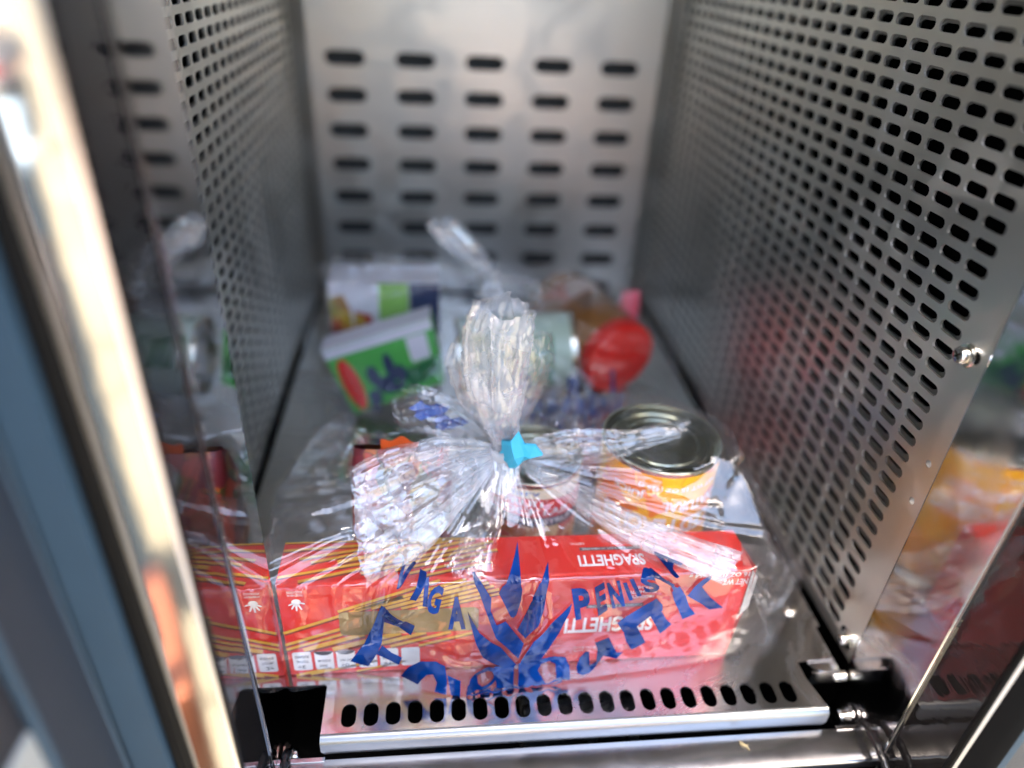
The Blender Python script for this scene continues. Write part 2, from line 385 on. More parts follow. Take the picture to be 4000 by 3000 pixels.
# ================================================================== food locker
XL, XR, YB = -218.0, 175.0, 559.0
TOP = 600.0
JL, JR = -163.0, 172.0
locker = empty("food_locker", (-22, 250, -60), "stainless steel food locker compartment with perforated side walls and open front", "locker")
ys = [47.8+19.5*i for i in range(26)]; zs = [10.9+10.63*k for k in range(50)]
ysl = [y for y in [59+19.5*i for i in range(25)] if y > 45]
rp = perf_sheet(17, YB-14, -3, TOP, ys, zs, 19.5, 10.63, 16.6, 6.1, lambda u, v, d: (XR+d, u, v), 1.4)
right_panel = rp.build("perforated_panel", M['perf'], locker)
lp = perf_sheet(32, YB-14, -3, TOP, ysl, zs, 19.5, 10.63, 16.6, 6.1, lambda u, v, d: (XL-d, u, v), 1.4)
left_panel = lp.build("perforated_panel", M['perf'], locker)
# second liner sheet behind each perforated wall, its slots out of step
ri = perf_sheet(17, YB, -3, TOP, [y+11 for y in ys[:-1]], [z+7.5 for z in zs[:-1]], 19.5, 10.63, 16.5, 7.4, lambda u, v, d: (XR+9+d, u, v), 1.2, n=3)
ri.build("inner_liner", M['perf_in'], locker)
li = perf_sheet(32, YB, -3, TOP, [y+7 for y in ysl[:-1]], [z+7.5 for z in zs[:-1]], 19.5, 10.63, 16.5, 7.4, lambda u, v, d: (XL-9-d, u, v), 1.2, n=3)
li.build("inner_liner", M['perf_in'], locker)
# back panel with five columns of slots and folded corners
bu = [-168+71.5*c for c in range(5)]; bv = [295-35.6*j for j in range(8, 0, -1)]
bp_ = perf_sheet(XL+14, XR-14, -3, TOP, bu, bv, 71.5, 35.6, 41, 14.5, lambda u, v, d: (u, YB+d, v), 1.4)
bp_.build("back_panel", M['back'], locker)
for sx, x0 in ((1, XL), (-1, XR)):
    f = MB(); pr = [(x0, YB-14), (x0+sx*5, YB-9.5), (x0+sx*9.5, YB-4), (x0+sx*14, YB)]
    f.sweep(pr, 'z', -3, TOP)
    f.build("corner_fold", M['back'], locker, smooth=True)
# closed black shell behind and below the sheets, and the steel ceiling
sh = MB()
sh.box((XL-60, YB+40, -150), (XR+60, YB+44, TOP+4))
sh.box((XL-64, 36, -150), (XL-60, YB+44, TOP+4)); sh.box((XR+60, 18, -150), (XR+64, YB+44, TOP+4))
sh.box((XL-64, -34, -154), (XR+64, YB+44, -150)); sh.box((XL-64, 18, TOP+2), (XR+64, YB+44, TOP+6))
sh.box((-420, -60, TOP+6), (420, YB+44, TOP+220)); sh.box((-420, -34, -1340), (420, YB+44, -154.5))
sh.build("black_shell", M['cavity'], locker)
ce = MB(); ce.box((XL, 20, TOP), (XR, YB, TOP+1.5)); ce.build("ceiling_sheet", M['back'], locker)
bl = MB(); bl.box((XL, YB+26, -3), (XR, YB+27, TOP)); bl.build("back_liner", M['liner_dark'], locker)
# tray --------------------------------------------------------------
def tray_outline():
    return [(-140, -10), (-140.3, 18.5), (-141.5, 20), (-212, 20), (-212, 548), (167.5, 548), (167.5, 45), (164.5, 44), (164.5, 20.5), (148.5, 20.2), (147, 19.2), (140.7, 19.2), (141, 9), (145.7, -10)]
tx = [-126+12*i for i in range(22)]
tr = perf_sheet(-139.9, 140.6, -10, 19, tx, [0], 12, 17, 14, 8.1, lambda u, v, d: (u, v, -d), 1.3, n=6, vert=True)
o_ = tray_outline()
tr.prism([(-212, 20), (-141.5, 20), (-140, 19), (140.6, 19), (148.5, 20.2), (164.5, 20.5), (164.5, 44), (167.5, 45), (167.5, 548), (-212, 548)], -1.3, 0)
tr.prism([(140.6, 19), (140.6, -10), (145.4, -10), (141.2, 8.5), (140.9, 19)], -1.3, 0)
tray = tr.build("shelf_tray", M['tray'], locker)
lipm = MB(); n = 8; arc = [(-10-4.2*math.sin(math.pi/2*k/n), -4.2+4.2*math.cos(math.pi/2*k/n)) for k in range(n+1)]
prof = arc+[(-14.2, -9.5), (-13.9, -12.2), (-12.5, -13.4)]
for side in (0, 1.2):
    pts = []
    for i, (y, z) in enumerate(prof):
        e = 0 if i < len(prof)-3 else (0, 1.6, 4.2)[i-(len(prof)-3)]
        pts.append((y+side, z, e))
    vs = [(-140+e, y, z) for y, z, e in pts]+[(145.6-e, y, z) for y, z, e in pts]; k_ = len(pts)
    lipm.add(vs, [(i, i+1, i+1+k_, i+k_) for i in range(k_-1)])
lip = lipm.build("tray_lip", M['lip'], tray, smooth=True)
riv = MB(); riv.lathe([(4.6, 0), (4.4, 1.1), (3.2, 2.0), (1.4, 2.4), (0, 2.5)], (153.5, 59, 0), n=24); riv.build("dome_rivet", M['screw'], tray, smooth=True)
br = MB(); br.box((-28, -4, -60), (40, -2.5, -19)); br.box((-28, -4, -19), (40, 40, -17.6), .5); br.box((-28, -2.4, -60), (-26.6, 40, -19)); br.box((38.6, -2.4, -60), (40, 40, -19))
br.build("support_bracket", M['tray'], locker)
tab = MB()
tab.prism([(148, 20), (150, 15.5), (155, 13.2), (166, 13), (166, 22), (148, 22)], -3.2, -1.8); tab.box((148, 12.8, -13), (164.8, 14, -2.2)); tab.build("corner_tab", M['rail'], locker)
# rail across the front
rl = MB(); rl.sweep([(-15, -26), (-15, -15), (-16, -14), (-34, -14), (-35, -14.6), (-35.6, -16), (-35.6, -20)], 'x', -163, 171.8)
rl.build("front_rail", M['rail'], locker, smooth=True)
for xa, xb in ((152, 171), (-163, -138)):
    hm = MB(); hm.box((xa, -17.4, -14), (xb, -14.6, -13.2), .3); hm.build("rail_hem", M['rail'], locker)
# jambs --------------------------------------------------------------
Z0, Z1 = -40, TOP
for side, X, yo in ((1, JR, 0.0), (-1, JL, 11.5)):
    s = side
    j = MB(); j.sweep([(X+s*3, 16.5+yo), (X+s*.4, 16+yo), (X, 15+yo), (X, -31+yo), (X+s*.5, -31.8+yo)], 'z', Z0, Z1); j.build("steel_jamb", M['jamb_dull'] if s > 0 else M['jamb'], locker)
    e = MB(); e.sweep([(X+s*.5, -31.8+yo), (X+s*.2, -33.0+yo)], 'z', Z0, Z1); e.build("jamb_edge", M['edge'], locker)
    g = MB(); g.sweep([(X+s*.2, -33.0+yo), (X+s*.9, -34+yo), (X+s*.6, -62.5+yo*.9)], 'z', Z0, Z1); g.build("glossy_jamb_face", M['gloss_black'], locker)
    q = MB(); yy = -62.5+yo*.9
    q.sweep([(X+s*.6, yy), (X+s*.1, yy-.8), (X-s*.6, yy-2), (X-s*.3, yy-3.6), (X+s*.6, yy-4.2)], 'z', Z0, Z1); q.build("jamb_gasket", M['gasket'], locker, smooth=True)
for side, X, yo in ((1, JR, 0.0), (-1, JL, 11.5)):
    s = side; yy = -62.5+yo*.9-4.2
    c = MB(); c.sweep([(X+s*.6, yy), (X+s*2.2, yy-.7)], 'z', Z0, Z1); c.build("cut_edge", M['edge'], locker)
cs = MB(); y0 = -62.5+11.5*.9-4.9
cs.sweep([(JL-2.2, y0), (JL-15.5, y0-3.0)], 'z', Z0, Z1); cs.build("chrome_strip", M['chrome'], locker)
ce2 = MB(); ce2.sweep([(JL-15.5, y0-3.0), (JL-17, y0-3.0)], 'z', Z0, Z1); ce2.build("cut_edge", M['edge'], locker)
gk = MB(); gk.sweep([(JL-17, y0-3), (JL-17.6, y0-5.4), (JL-19.0, y0-6.6), (JL-20.2, y0-6.2), (JL-21, y0-6.8), (JL-22.6, y0-6.4), (JL-23.4, y0-4.5)], 'z', Z0, Z1); gk.build("outer_strip", M['gasket'], locker, smooth=True)
fr = MB(); fr.prism([(JL-23, -67), (JL-36.6, -67), (JL-36.6, -20), (JL-23, -20)], -300, TOP+20); fr.build("slate_frame", M['slate'], locker)
# right outer side: plain black strip, then slate frame
rg = MB(); rg.sweep([(JR+2.2, -67.4), (JR+8, -72), (JR+13, -74), (JR+15, -73.5)], 'z', Z0-60, Z1); rg.build("outer_strip", M['cavity'], locker, smooth=True)
rf = MB(); rf.prism([(JR+15, -72), (JR+17.5, -74.5), (JR+17.5, -20), (JR+15, -20)], -300, TOP+20); rf.build("slate_frame", M['slate'], locker)
rf2 = MB(); rf2.prism([(JR+17.5, -74), (JR+220, -74), (JR+220, -20), (JR+17.5, -20)], -1340, TOP+20); rf2.build("front_panel", M['slate_dark'], locker)
lf2 = MB(); lf2.prism([(JL-36.6, -60), (JL-240, -60), (JL-240, -20), (JL-36.6, -20)], -1340, TOP+20); lf2.build("front_panel", M['slate_dark'], locker)
bf = MB(); bf.box((JL-36, -60, -1340), (JR+15, -36, -50)); bf.build("front_panel", M['slate_dark'], locker)
bs = MB(); bs.box((JL-2, -52, -60), (JR+2, -36.2, -21)); bs.build("black_sill", M['gasket'], locker)
# door, swung open at a right angle on the left
dr = MB(); dx = JL-36.8
dr.box((dx-34, -99, -260), (dx, -69, TOP+16), 1.2)
door = dr.build("door_frame", M['slate_dark'], locker)
d2 = MB(); d2.box((dx-34, -430, 149.5), (dx-3.2, -99.2, TOP+16), .8); d2.build("door_lining", M['door_black'], door)
d3 = MB(); d3.box((dx-34, -430, -260), (dx-2.2, -99.2, 149.2), .8); d3.build("lower_lining", M['pale_grey'], door)
d4 = MB(); d4.box((dx-2.6, -99.4, -255), (dx+.5, -97.2, TOP+14), .6); d4.build("door_edge_highlight", M['slate'], door)  # lighter strip added as the highlight line along the rounded frame edge
d4 = MB(); d4.box((dx-1.4, -70.5, -255), (dx+.6, -68.7, TOP+14), .5); d4.build("door_edge_highlight", M['slate'], door)  # same painted highlight on the hinge-side edge
d5 = MB(); d5.box((dx-34.2, -460, -260), (dx, -430.2, TOP+16), 1.2); d5.build("door_stile", M['slate'], door)
# screws ---------------------------------------------------------------
def screw(name, c, ax, parent, head=4.2, hl=4.0, washer=True, hexa=False):
    ax = Vector(ax); c = Vector(c); m = MB()
    if washer: m.lathe([(1, .0), (6.0, .0), (6.0, 1.0), (5.4, 1.3), (5.4, 2.0), (1, 2.2)], c, ax, 28)
    h0 = 2.0 if washer else 0
    m.lathe([(head*.8, h0), (head, h0+.5), (head, h0+hl*.62), (head*.86, h0+hl*.88), (head*.5, h0+hl), (0, h0+hl)], c, ax, 6 if hexa else 24)
    o = m.build(name, M['screw'], parent, smooth=not hexa)
    k = MB(); u = ax.orthogonal().normalized(); v = ax.cross(u); top = c+ax*(h0+hl+.04)
    for a, b in ((u, v), (v, u)):
        k.add([top-a*head*.55-b*.5, top+a*head*.55-b*.5, top+a*head*.55+b*.5, top-a*head*.55+b*.5], [(0, 1, 2, 3)])
        top = top+ax*.06
    k.build("cross_slot", M['gasket'], o if parent is locker else parent)
    return o
screw("screw", (XR, 27.5, 9), (-1, 0, 0), right_panel)
screw("screw", (XR, 31, 208), (-1, 0, 0), right_panel)
screw("screw", (XR, 29, 400), (-1, 0, 0), right_panel)
screw("bracket_screw", (171, 13.8, -8), (-1, 0, 0), locker, 3.6, 9, False)
for z in (9, 208):
    sl = MB(); sl.prism(stadium(29.5, z+1, 13, 7), XR-.25, XR-.1, 'x'); sl.build("screw_slot", M['cavity'], right_panel)
# earth lugs and black sleeved cables at both lower corners
for side, X in ((-1, JR), (1, JL)):
    yo = 0 if side < 0 else -5
    lg = MB(); pts = []
    for k in range(13):
        a = math.pi*k/12; pts.append((-1.5+yo+7.5*math.cos(a), -25+7.5*math.sin(a)))
    pts += [(-9+yo-1.5, -36), (6+yo-1.5, -36)]
    lg.prism(pts, X+side*1.2, X+side*2.2, 'x'); lg.prism([(p[0]-2, p[1]+1) for p in pts], X+side*3.0, X+side*4.0, 'x')
    lo = lg.build("earth_lug", M['copper'] if side > 0 else M['rail'], locker)
    screw("lug_screw", (X+side*4, -1.8+yo, -25), (side, 0, 0), lo, 4.4, 3.2, True)
    cb = MB(); x = X+side*4
    if side < 0: path = [(x, -4, -25), (x-.5, -13, -14), (x-1, -19, -7.5), (x-2, -30, -6.5), (x-2, -40, -8), (x-1, -52, -16), (x+1, -60, -34)]
    else: path = [(x, -8, -18), (x+.5, -14, -11), (x+1, -20, -9.5), (x+1, -28, -10), (x+1, -40, -18), (x, -50, -34)]
    pth = []
    for i in range(len(path)-1):
        for q in range(5): pth.append(Vector(path[i]).lerp(Vector(path[i+1]), q/5))
    pth.append(Vector(path[-1]))
    cb.tube(pth, [2.1+.35*math.sin(i*2.1)+.25*random.random() for i in range(len(pth))], 12)
    cb.build("sleeved_cable", M['cable'], locker, smooth=True)
for z in (146.5, 121.5):
    dm = MB(); dm.lathe([(2.2, 0), (1.2, .5), (.6, 1.0), (0, 1.1)], (XR, 26.3, z), (-1, 0, 0), 12); dm.build("weld_dimple", M['perf'], right_panel, smooth=True)
ins = MB(); c = Vector((94, -22.5, -13.7))
for a, b, r in (((-1.6, 1, .2), (1.2, -1.2, .5), [.5, .8, .9, .3]), ((0, .3, .5), (-1.8, 1.9, .4), [.25, .5, .35, .1]), ((.6, -.4, .5), (2.2, .2, .3), [.2, .3, .2, .1]), ((.8, -1, .4), (1.6, -2.6, .2), [.2, .35, .3, .1])):
    a = Vector(a)*1.3; b = Vector(b)*1.3
    ins.tube([c+a.lerp(b, t/3) for t in range(4)], r, 6)
ii = ins.build("insect", M['insect'], None, label="tiny dried insect husk lying on the polished front rail", cat="insect")
# ================================================================== groceries in the front bag
def carton(name, a, b, m, parent, bev=.8):
    mb = MB(); mb.box(a, b, bev); return mb.build(name, m, parent)
FX = lambda u, v: (u, 26.42, v)
TX = lambda u, v: (u, v, 75.18)
box = empty("spaghetti_box", (-32, 42, 0), "long red spaghetti carton lying upside down at the front of the clear bag", "carton")
carton("carton_body", (-161.5, 26.6, .3), (98, 57, 75), M['red_card'], box, 1.2)
def strands(P, lst, d):
    y = MB(); b = MB()
    for x0, z0, x1, z1, w_ in lst:
        n = Vector((-(z1-z0), x1-x0)).normalized()*w_/2
        y.add([P(x0-n.x, z0-n.y), P(x1-n.x, z1-n.y), P(x1+n.x, z1+n.y), P(x0+n.x, z0+n.y)], [(0, 1, 2, 3)])
        o = 1.25
        b.add([d(P(x0-n.x*(o+1), z0-n.y*(o+1))), d(P(x1-n.x*(o+1), z1-n.y*(o+1))), d(P(x1-n.x*.9, z1-n.y*.9)), d(P(x0-n.x*.9, z0-n.y*.9))], [(0, 1, 2, 3)])
    return y, b
SF = [(-161.2, 37, -96, 62.5, 2.0), (-131, 52.5, -76, 74, 1.9), (-122, 53.5, -62, 74, 2.0), (-113, 54, -54, 73.5, 1.9), (-106, 53.5, -50, 71, 2.2), (-97, 53, -47, 68.2, 1.8), (-88, 53, -44, 65.4, 2.0), (-79, 52.8, -40, 63, 1.6),
      (-161.3, 27.3, -129, 39.2, 2.0), (-161.3, 23.3, -127, 35.3, 1.8), (-152, 22.4, -118, 33.6, 3.0), (-136, 22, -98, 33.4, 3.4), (-118, 22.6, -84, 33, 2.6), (-104, 22.4, -70, 32.6, 2.0), (-88, 22, -58, 31, 1.8),
      (-158, .9, -138, 6.0, 1.8), (-150, 1.2, -112, 10.5, 1.5), (-124, 2, -96, 9, 1.4)]
y_, b_ = strands(FX, SF, lambda p: (p[0], p[1]+.06, p[2]))
y_.build("pasta_print", M['strand'], box); b_.build("pasta_shadow", M['strand_sh'], box)
ST = [(-161, 56.2, -60, 56.4, 1.1), (-160.8, 50.4, -124, 52.6, 1.7), (-124, 52.6, -62, 56, 1.7), (-151.5, 43.9, -121, 49.5, 1.7), (-121, 49.5, -80, 56, 1.7), (-145, 41, -121, 46.5, 1.6), (-131, 40.6, -70, 55, 2.6),
      (-160.8, 31, -110.6, 40.6, 1.7), (-110.6, 40.6, -56, 55.5, 1.9), (-149.8, 27.6, -119.3, 35.2, 1.9), (-119.3, 35.2, -46, 53, 1.8), (-118, 32, -50, 49, 1.7), (-100, 33.5, -44, 46.5, 1.6), (-92, 31, -50, 41, 1.5), (-84, 29, -48, 37.5, 1.5)]
y_, b_ = strands(TX, ST, lambda p: (p[0], p[1], p[2]-.05))
y_.build("pasta_print", M['strand'], box); b_.build("pasta_shadow", M['strand_sh'], box)
tp = MB(); tp.add([(u, 26.36, v) for u, v in rrect(-130.8, -54.6, 33.1, 52, 3)], [tuple(range(20))]); tp.build("tan_panel_print", M['tan'], box)
wp = MB()
for i in range(6):
    x0 = -158.6+12.1*i; poly(wp, FX, rrect(x0, x0+10.4, 5.2, 20.8, 1.4))
wp.build("nutrition_panel_print", M['white_ink'], box)
F2 = lambda u, v: (u, 26.36, v)
gi = MB()
for i, (a_, b2, c_) in enumerate((("2g", "TOTAL", "SUGARS"), ("0mg", "SODIUM", "0% DV"), ("0g", "SAT FAT", "0% DV"), ("200", "CALORIES", ""), ("7g", "PROTEIN", ""))):
    x0 = -158.6+12.1*i
    text(gi, a_, F2, x0+2.2, x0+6.6, 6.6, 10.3, .02, True); text(gi, b2, F2, x0+1.6, x0+8.6, 11.6, 13.6, .02, True)
    if c_ and i == 0: text(gi, c_, F2, x0+1.4, x0+9.0, 15.6, 17.8, .02, True)
    if i in (1, 2):
        gi.add([F2(x0+5.2+5.1*math.cos(t*math.pi/12), 20.7-3.4*math.sin(t*math.pi/12)) for t in range(13)], [tuple(range(13))])
gi.build("nutrition_print", M['grey_ink'], box)
wt = MB()
text(wt, "SPAGHETTI", FX, -5, 47, 26.8, 39.6, .03, True)
text(wt, "NET WT", FX, 82.5, 97, 62.2, 66.6, .02, True); text(wt, "16 OZ (1 LB) 454 g", FX, 62, 97, 68.4, 72.8, .02, True)
text(wt, "PRODUCT", FX, 31, 44, 54.2, 56.4, .01, True); text(wt, "SPAGHETTI", FX, 30, 45, 58, 60.2, .01, True); text(wt, "ENRICHED", FX, 31, 45, 61.6, 63.8, .01, True)
text(wt, "TOGETHER IN", FX, -156, -148, 65.6, 67.1, .01, True); text(wt, "EDUCATION", FX, -156, -148.2, 67.8, 69.4, .01, True)
pm = [(-151.9+2.5*math.cos(t*math.pi/8), 61.2+2.2*math.sin(t*math.pi/8)) for t in range(16)]
poly(wt, FX, pm)
for ang, l in ((-150, 4.6), (-118, 5.8), (-93, 6.6), (-68, 6.2), (-20, 4.4)):
    a = math.radians(ang); d = Vector((math.cos(a), math.sin(a))); n = Vector((-d.y, d.x))*.62; c = Vector((-151.9, 61.2))
    poly(wt, FX, [c+d*1.9-n, c+d*l-n*.7, c+d*(l+.5), c+d*l+n*.7, c+d*1.9+n])
for zz in (13, 10.5): text(wt, "COOKING DIRECTIONS ON BACK", FX, 2, 40, zz, zz+1.4, 0, True)
wt.build("white_lettering", M['white_ink'], box); wt = MB()
text(wt, "SPAGHETTI", TX, .5, 38, 31.4, 40, .03, True)
for yy in (47.6, 49.6, 51.6, 53.6): text(wt, "ENRICHED MACARONI", TX, 22, 37, yy, yy+1.2, 0, True)
text(wt, "8 SERVINGS", TX, -2, 6, 48, 49.6, 0, True)
wt.build("white_lettering", M['white_ink'], box)
bb = MB(); poly(bb, FX, [(5.8, 47.2), (39, 47.2), (39, 50), (5.8, 50)]); bb.build("dark_bar_print", M['grey_ink'], box)
bb = MB(); poly(bb, TX, [(2.6, 43.4), (38, 43.4), (38, 45.9), (2.6, 45.9)]); bb.build("dark_bar_print", M['grey_ink'], box)
bw = MB(); text(bw, "COOKS IN 8 TO 10 MINUTES", F2, 7, 38, 48, 49.3, 0, True); bw.build("bar_lettering", M['white_ink'], box); bw = MB(); text(bw, "COOKS IN 8 TO 10 MINUTES", lambda u, v: (u, v, 75.26), 4, 37, 44.1, 45.2, 0, True); bw.build("bar_lettering", M['white_ink'], box)
fl = MB(); fl.add([(98.4, 28, 3), (98.4, 56, 3), (99.2, 56, 72), (101, 28, 73), (102, 29, 38)], [(0, 1, 2, 3, 4)]); fl.build("end_flap", M['red_card'], box)
fl = MB(); fl.add([(98.6, 27.4, 34), (104, 29, 40), (104.5, 30, 64), (98.6, 27.4, 72)], [(0, 1, 2, 3)]); fl.build("torn_flap", M['card_in'], box)

def can(name, c, r, h, label, m_label, upside=False, ax=(0, 0, 1), rim='tin', end='tin_olive', end2='tin_olive', z0=4.5, z1=None):
    c = Vector(c); t = empty(name, c, label, "can"); ax = Vector(ax)
    z1 = z1 or h-4.5
    L = MB(); L.lathe([(r-.35, z0), (r-.1, z0+.3), (r-.1, z1-.3), (r-.35, z1)], c, ax, 72); L.build("paper_label", m_label, t, smooth=True)
    for rp in ([(r-.5, z1-.2), (r-.2, h-2.6), (r+.5, h-2.2), (r+.7, h-.9), (r+.3, h-.1), (r-.6, h), (r-1.4, h-.5), (r-1.6, h-2.6)],
               [(r-1.6, 2.6), (r-1.4, .5), (r-.6, 0), (r+.3, .1), (r+.7, .9), (r+.5, 2.2), (r-.2, 2.6), (r-.5, z0+.2)]):
        R_ = MB(); R_.lathe(rp, c, ax, 72); R_.build("seam_rim", M[rim], t, smooth=True)
    def endprof(hh, s):
        return [(r-1.55, hh-s*2.4), (r-4.2, hh-s*4.0), (r-5.4, hh-s*3.2), (r-7.2, hh-s*3.2), (r-8.2, hh-s*4.2), (r-11, hh-s*4.2), (r-11.8, hh-s*3.4), (r-13.4, hh-s*3.4), (r-14.2, hh-s*4.4), (r-22, hh-s*4.5), (0, hh-s*4.5)]
    E_ = MB(); E_.lathe(endprof(h, 1), c, ax, 72); E_.build("can_end", M[end], t, smooth=True)
    E2 = MB(); E2.lathe(endprof(0, -1)[::-1], c, ax, 72); E2.build("can_end", M[end2], t, smooth=True)
    return t
def cyl(c, r, lift=.12):
    return lambda u, v: (c[0]+(r+lift)*math.sin(u/r), c[1]-(r+lift)*math.cos(u/r), v)
pc = (61.5, 104, .2); peach = can("peach_can", pc, 36.6, 110, "upside down tin can with orange and yellow peach label in the front bag", M['peach'])
PP = cyl(pc, 36.5); w2 = MB()
text(w2, "NET WT 15 OZ (425 g)", PP, -22, 30, 95.4, 99.6, .02, True)
text(w2, "in NATURAL", PP, -6, 40, 80, 88, .035, True); text(w2, "JUICE", PP, -38, -17, 88, 94.5, .03, True)
text(w2, "DICED", PP, 8, 44, 62, 75, .04, True); text(w2, "PEACHES", PP, -44, 4, 62, 75, .04, True)
w2.build("white_lettering", M['white_ink'], peach)
fc = (-17, 112, .2); fruit = can("fruit_cocktail_can", fc, 31, 92.5, "tin can with red and cream fruit cocktail label under the bag knot", M['fruit'])
FP = cyl(fc, 30.9, .12); FP2 = cyl(fc, 30.9, .22)
def band(mb, P, u0, u1, f0, f1, n=30):
    vs = []
    for k in range(n+1):
        u = u0+(u1-u0)*k/n; vs += [P(u, f0(u)), P(u, f1(u))]
    mb.add(vs, [(2*k, 2*k+2, 2*k+3, 2*k+1) for k in range(n)])
cb_ = MB(); band(cb_, FP, -42, 42, lambda u: 75-.004*u*u, lambda u: 87.8); cb_.build("cream_label_band", M['cream_label'], fruit)
rb_ = MB(); band(rb_, lambda u, v: cyl(fc, 30.9, .17)(u, v), -33, 38, lambda u: 68.6-.2*(u+33)*.35, lambda u: 83-.2*(u+33)*.35); rb_.build("red_label_band", M['red_label'], fruit)
nb_ = MB(); band(nb_, lambda u, v: cyl(fc, 30.9, .17)(u, v), -36, 38, lambda u: 61-.2*(u+33)*.35, lambda u: 68.6-.2*(u+33)*.35); nb_.build("navy_label_band", M['navy_label'], fruit)
ob_ = MB(); band(ob_, lambda u, v: cyl(fc, 30.9, .2)(u, v), -44, -32.5, lambda u: 5, lambda u: 87.8); ob_.build("olive_label_band", M['olive_label'], fruit)
w3 = MB(); SL = lambda u, v: FP2(u, v-.07*(u+33))
text(w3, "FRUIT", SL, -21, 6, 77.0, 82.2, .04); text(w3, "COCKTAIL", SL, -29.5, 24, 70.2, 75.8, .04); text(w3, "IN HEAVY SYRUP", SL, -29.5, 26, 63.2, 67.2, .03)
w3.build("white_lettering", M['white_ink'], fruit)
w4 = MB(); text(w4, "Harv", FP2, -21, 1, 83.2, 87.5, .0); w4.build("blue_lettering", M['blue_ink'], fruit)
# vegetable packet: soft pillow pouch with printed sides
pk = empty("food_packet", (-106, 97, 0), "soft dark red food packet printed with orange and red vegetables behind the spaghetti carton", "packet")
def pillow(a, b, m, name, parent, puff=.22, n=14):
    mb = MB(); x0, y0, z0 = a; x1, y1, z1 = b; vs = []; fs = []
    for i in range(n+1):
        for j in range(n*2):
            t = i/n; an = 2*math.pi*j/(n*2)
            k_ = 1-abs(2*t-1)**3.2
            ex = math.copysign(abs(math.cos(an))**.45, math.cos(an)); ey = math.copysign(abs(math.sin(an))**.45, math.sin(an))
            nz = 1+.05*noise.noise(Vector((ex*2, ey*2, t*4)))
            vs.append(((x0+x1)/2+(x1-x0)/2*ex*(.93+.07*k_)*nz, (y0+y1)/2+(y1-y0)/2*ey*(.12+.88*k_)*nz, z0+(z1-z0)*t+2*noise.noise(Vector((ex, ey, 3)))))
    m2 = n*2
    fs = [(i*m2+j, i*m2+(j+1) % m2, (i+1)*m2+(j+1) % m2, (i+1)*m2+j) for i in range(n) for j in range(m2)]
    mb.add(vs, fs); return mb.build(name, m, parent, smooth=True)
pillow((-128, 76, 1), (-68, 126, 108), M['veg'], "pouch", pk)
ob = MB(); band(ob, lambda u, v: (u, 97+math.cos((u+107)/20)*2, v), -110, -88, lambda u: 103, lambda u: 115+math.sin(u*.5)*1.5-.04*(u+99)**2*.5); ob.build("top_flap", M['orange_card'], pk)

# ================================================================== rear groceries
gc = empty("green_carton", (-120, 305, 8), "tilted green food carton with white top and red logo pill in the rear bag", "carton")
g = MB(); q4 = [(-148, 8), (-70, 41), (-82, 101), (-172, 71)]; g.prism(q4, 283, 306, 'y'); g.build("carton_body", M['green_card'], gc)
def GP(u, v, d=.3):   # u along the long edge 0..1, v up 0..1
    a = Vector(q4[0]).lerp(Vector(q4[1]), u); b = Vector(q4[3]).lerp(Vector(q4[2]), u); p = a.lerp(b, v); return (p.x, 283-d, p.y)
t_ = MB(); n_ = (Vector(q4[2])-Vector(q4[3])).normalized(); nn = Vector((-n_.y, n_.x))
t_.prism([q4[3], q4[2], Vector(q4[2])+nn*1.2, Vector(q4[3])+nn*1.2], 282.6, 306, 'y'); t_.build("white_carton_top", M['white_card'], gc)
t_ = MB(); poly(t_, GP, [(0, .86), (1, .86), (1, .99), (0, .99)]); poly(t_, GP, [(.74, .46), (.93, .46), (.93, .84), (.74, .84)]); t_.build("white_print", M['white_card'], gc)
t_ = MB(); poly(t_, lambda u, v: GP(u, v, .5), [(.12+.085*math.cos(k*math.pi/12)*(1), .42+.40*math.sin(k*math.pi/12)) for k in range(24)]); t_.build("red_logo_print", M['lid_red'], gc)
t_ = MB()
for cu_, cv_, r_, s_ in ((.34, .45, .06, .16), (.42, .28, .1, .12), (.52, .5, .05, .22), (.6, .36, .06, .14), (.28, .14, .07, .12), (.5, .18, .12, .07), (.24, .0, .06, .1)):
    poly(t_, lambda u, v: GP(u, v, .4+cu_*.2), [(cu_+r_*math.cos(k*math.pi/8), cv_+s_*math.sin(k*math.pi/8)) for k in range(16)])
t_.build("navy_print", M['navy_card'], gc)
t_ = MB(); poly(t_, lambda u, v: GP(u, v, .35), [(.62, .05), (.98, .2), (.98, .45), (.66, .4)]); t_.build("dark_green_print", M['dark_green'], gc)
uc = empty("strawberry_carton", (-120, 352, 0), "upright white and green carton with strawberry picture standing behind the tilted green carton", "carton")
carton("carton_body", (-170, 333, .3), (-74, 372, 111), M['white_card'], uc)
UP = lambda u, v: (u, 332.6, v)
t_ = MB(); poly(t_, UP, [(-169.5, 62), (-150, 62), (-152, 86), (-158, 100), (-169.5, 96)]); poly(t_, UP, [(-150, 62), (-132, 62), (-134, 80), (-148, 84)]); t_.build("strawberry_print", M['strawberry'], uc)
t_ = MB(); poly(t_, UP, [(-127, 62), (-101, 62), (-101, 110.6), (-127, 110.6)]); t_.build("lime_print", M['lime_card'], uc)
t_ = MB(); poly(t_, UP, [(-100, 62), (-74.2, 62), (-74.2, 110.6), (-100, 110.6)]); t_.build("navy_print", M['navy_card'], uc)
rc = can("side_lying_can", (-60, 292, 62), 33, 100, "pale green can lying on its side with its ringed end towards the left wall", M['grey_green'], ax=(1, 0, .06), end='tin_cream', end2='tin_cream')
t_ = MB(); cc = Vector((-60, 292, 62)); axx = Vector((1, 0, .06)).normalized()
def RC(u, v):   # u along the axis, v angle
    a = v; up_ = Vector((-.06, 0, 1)).normalized(); s_ = Vector((0, -1, 0)); return cc+axx*u+33.15*(math.cos(a)*s_+math.sin(a)*up_)
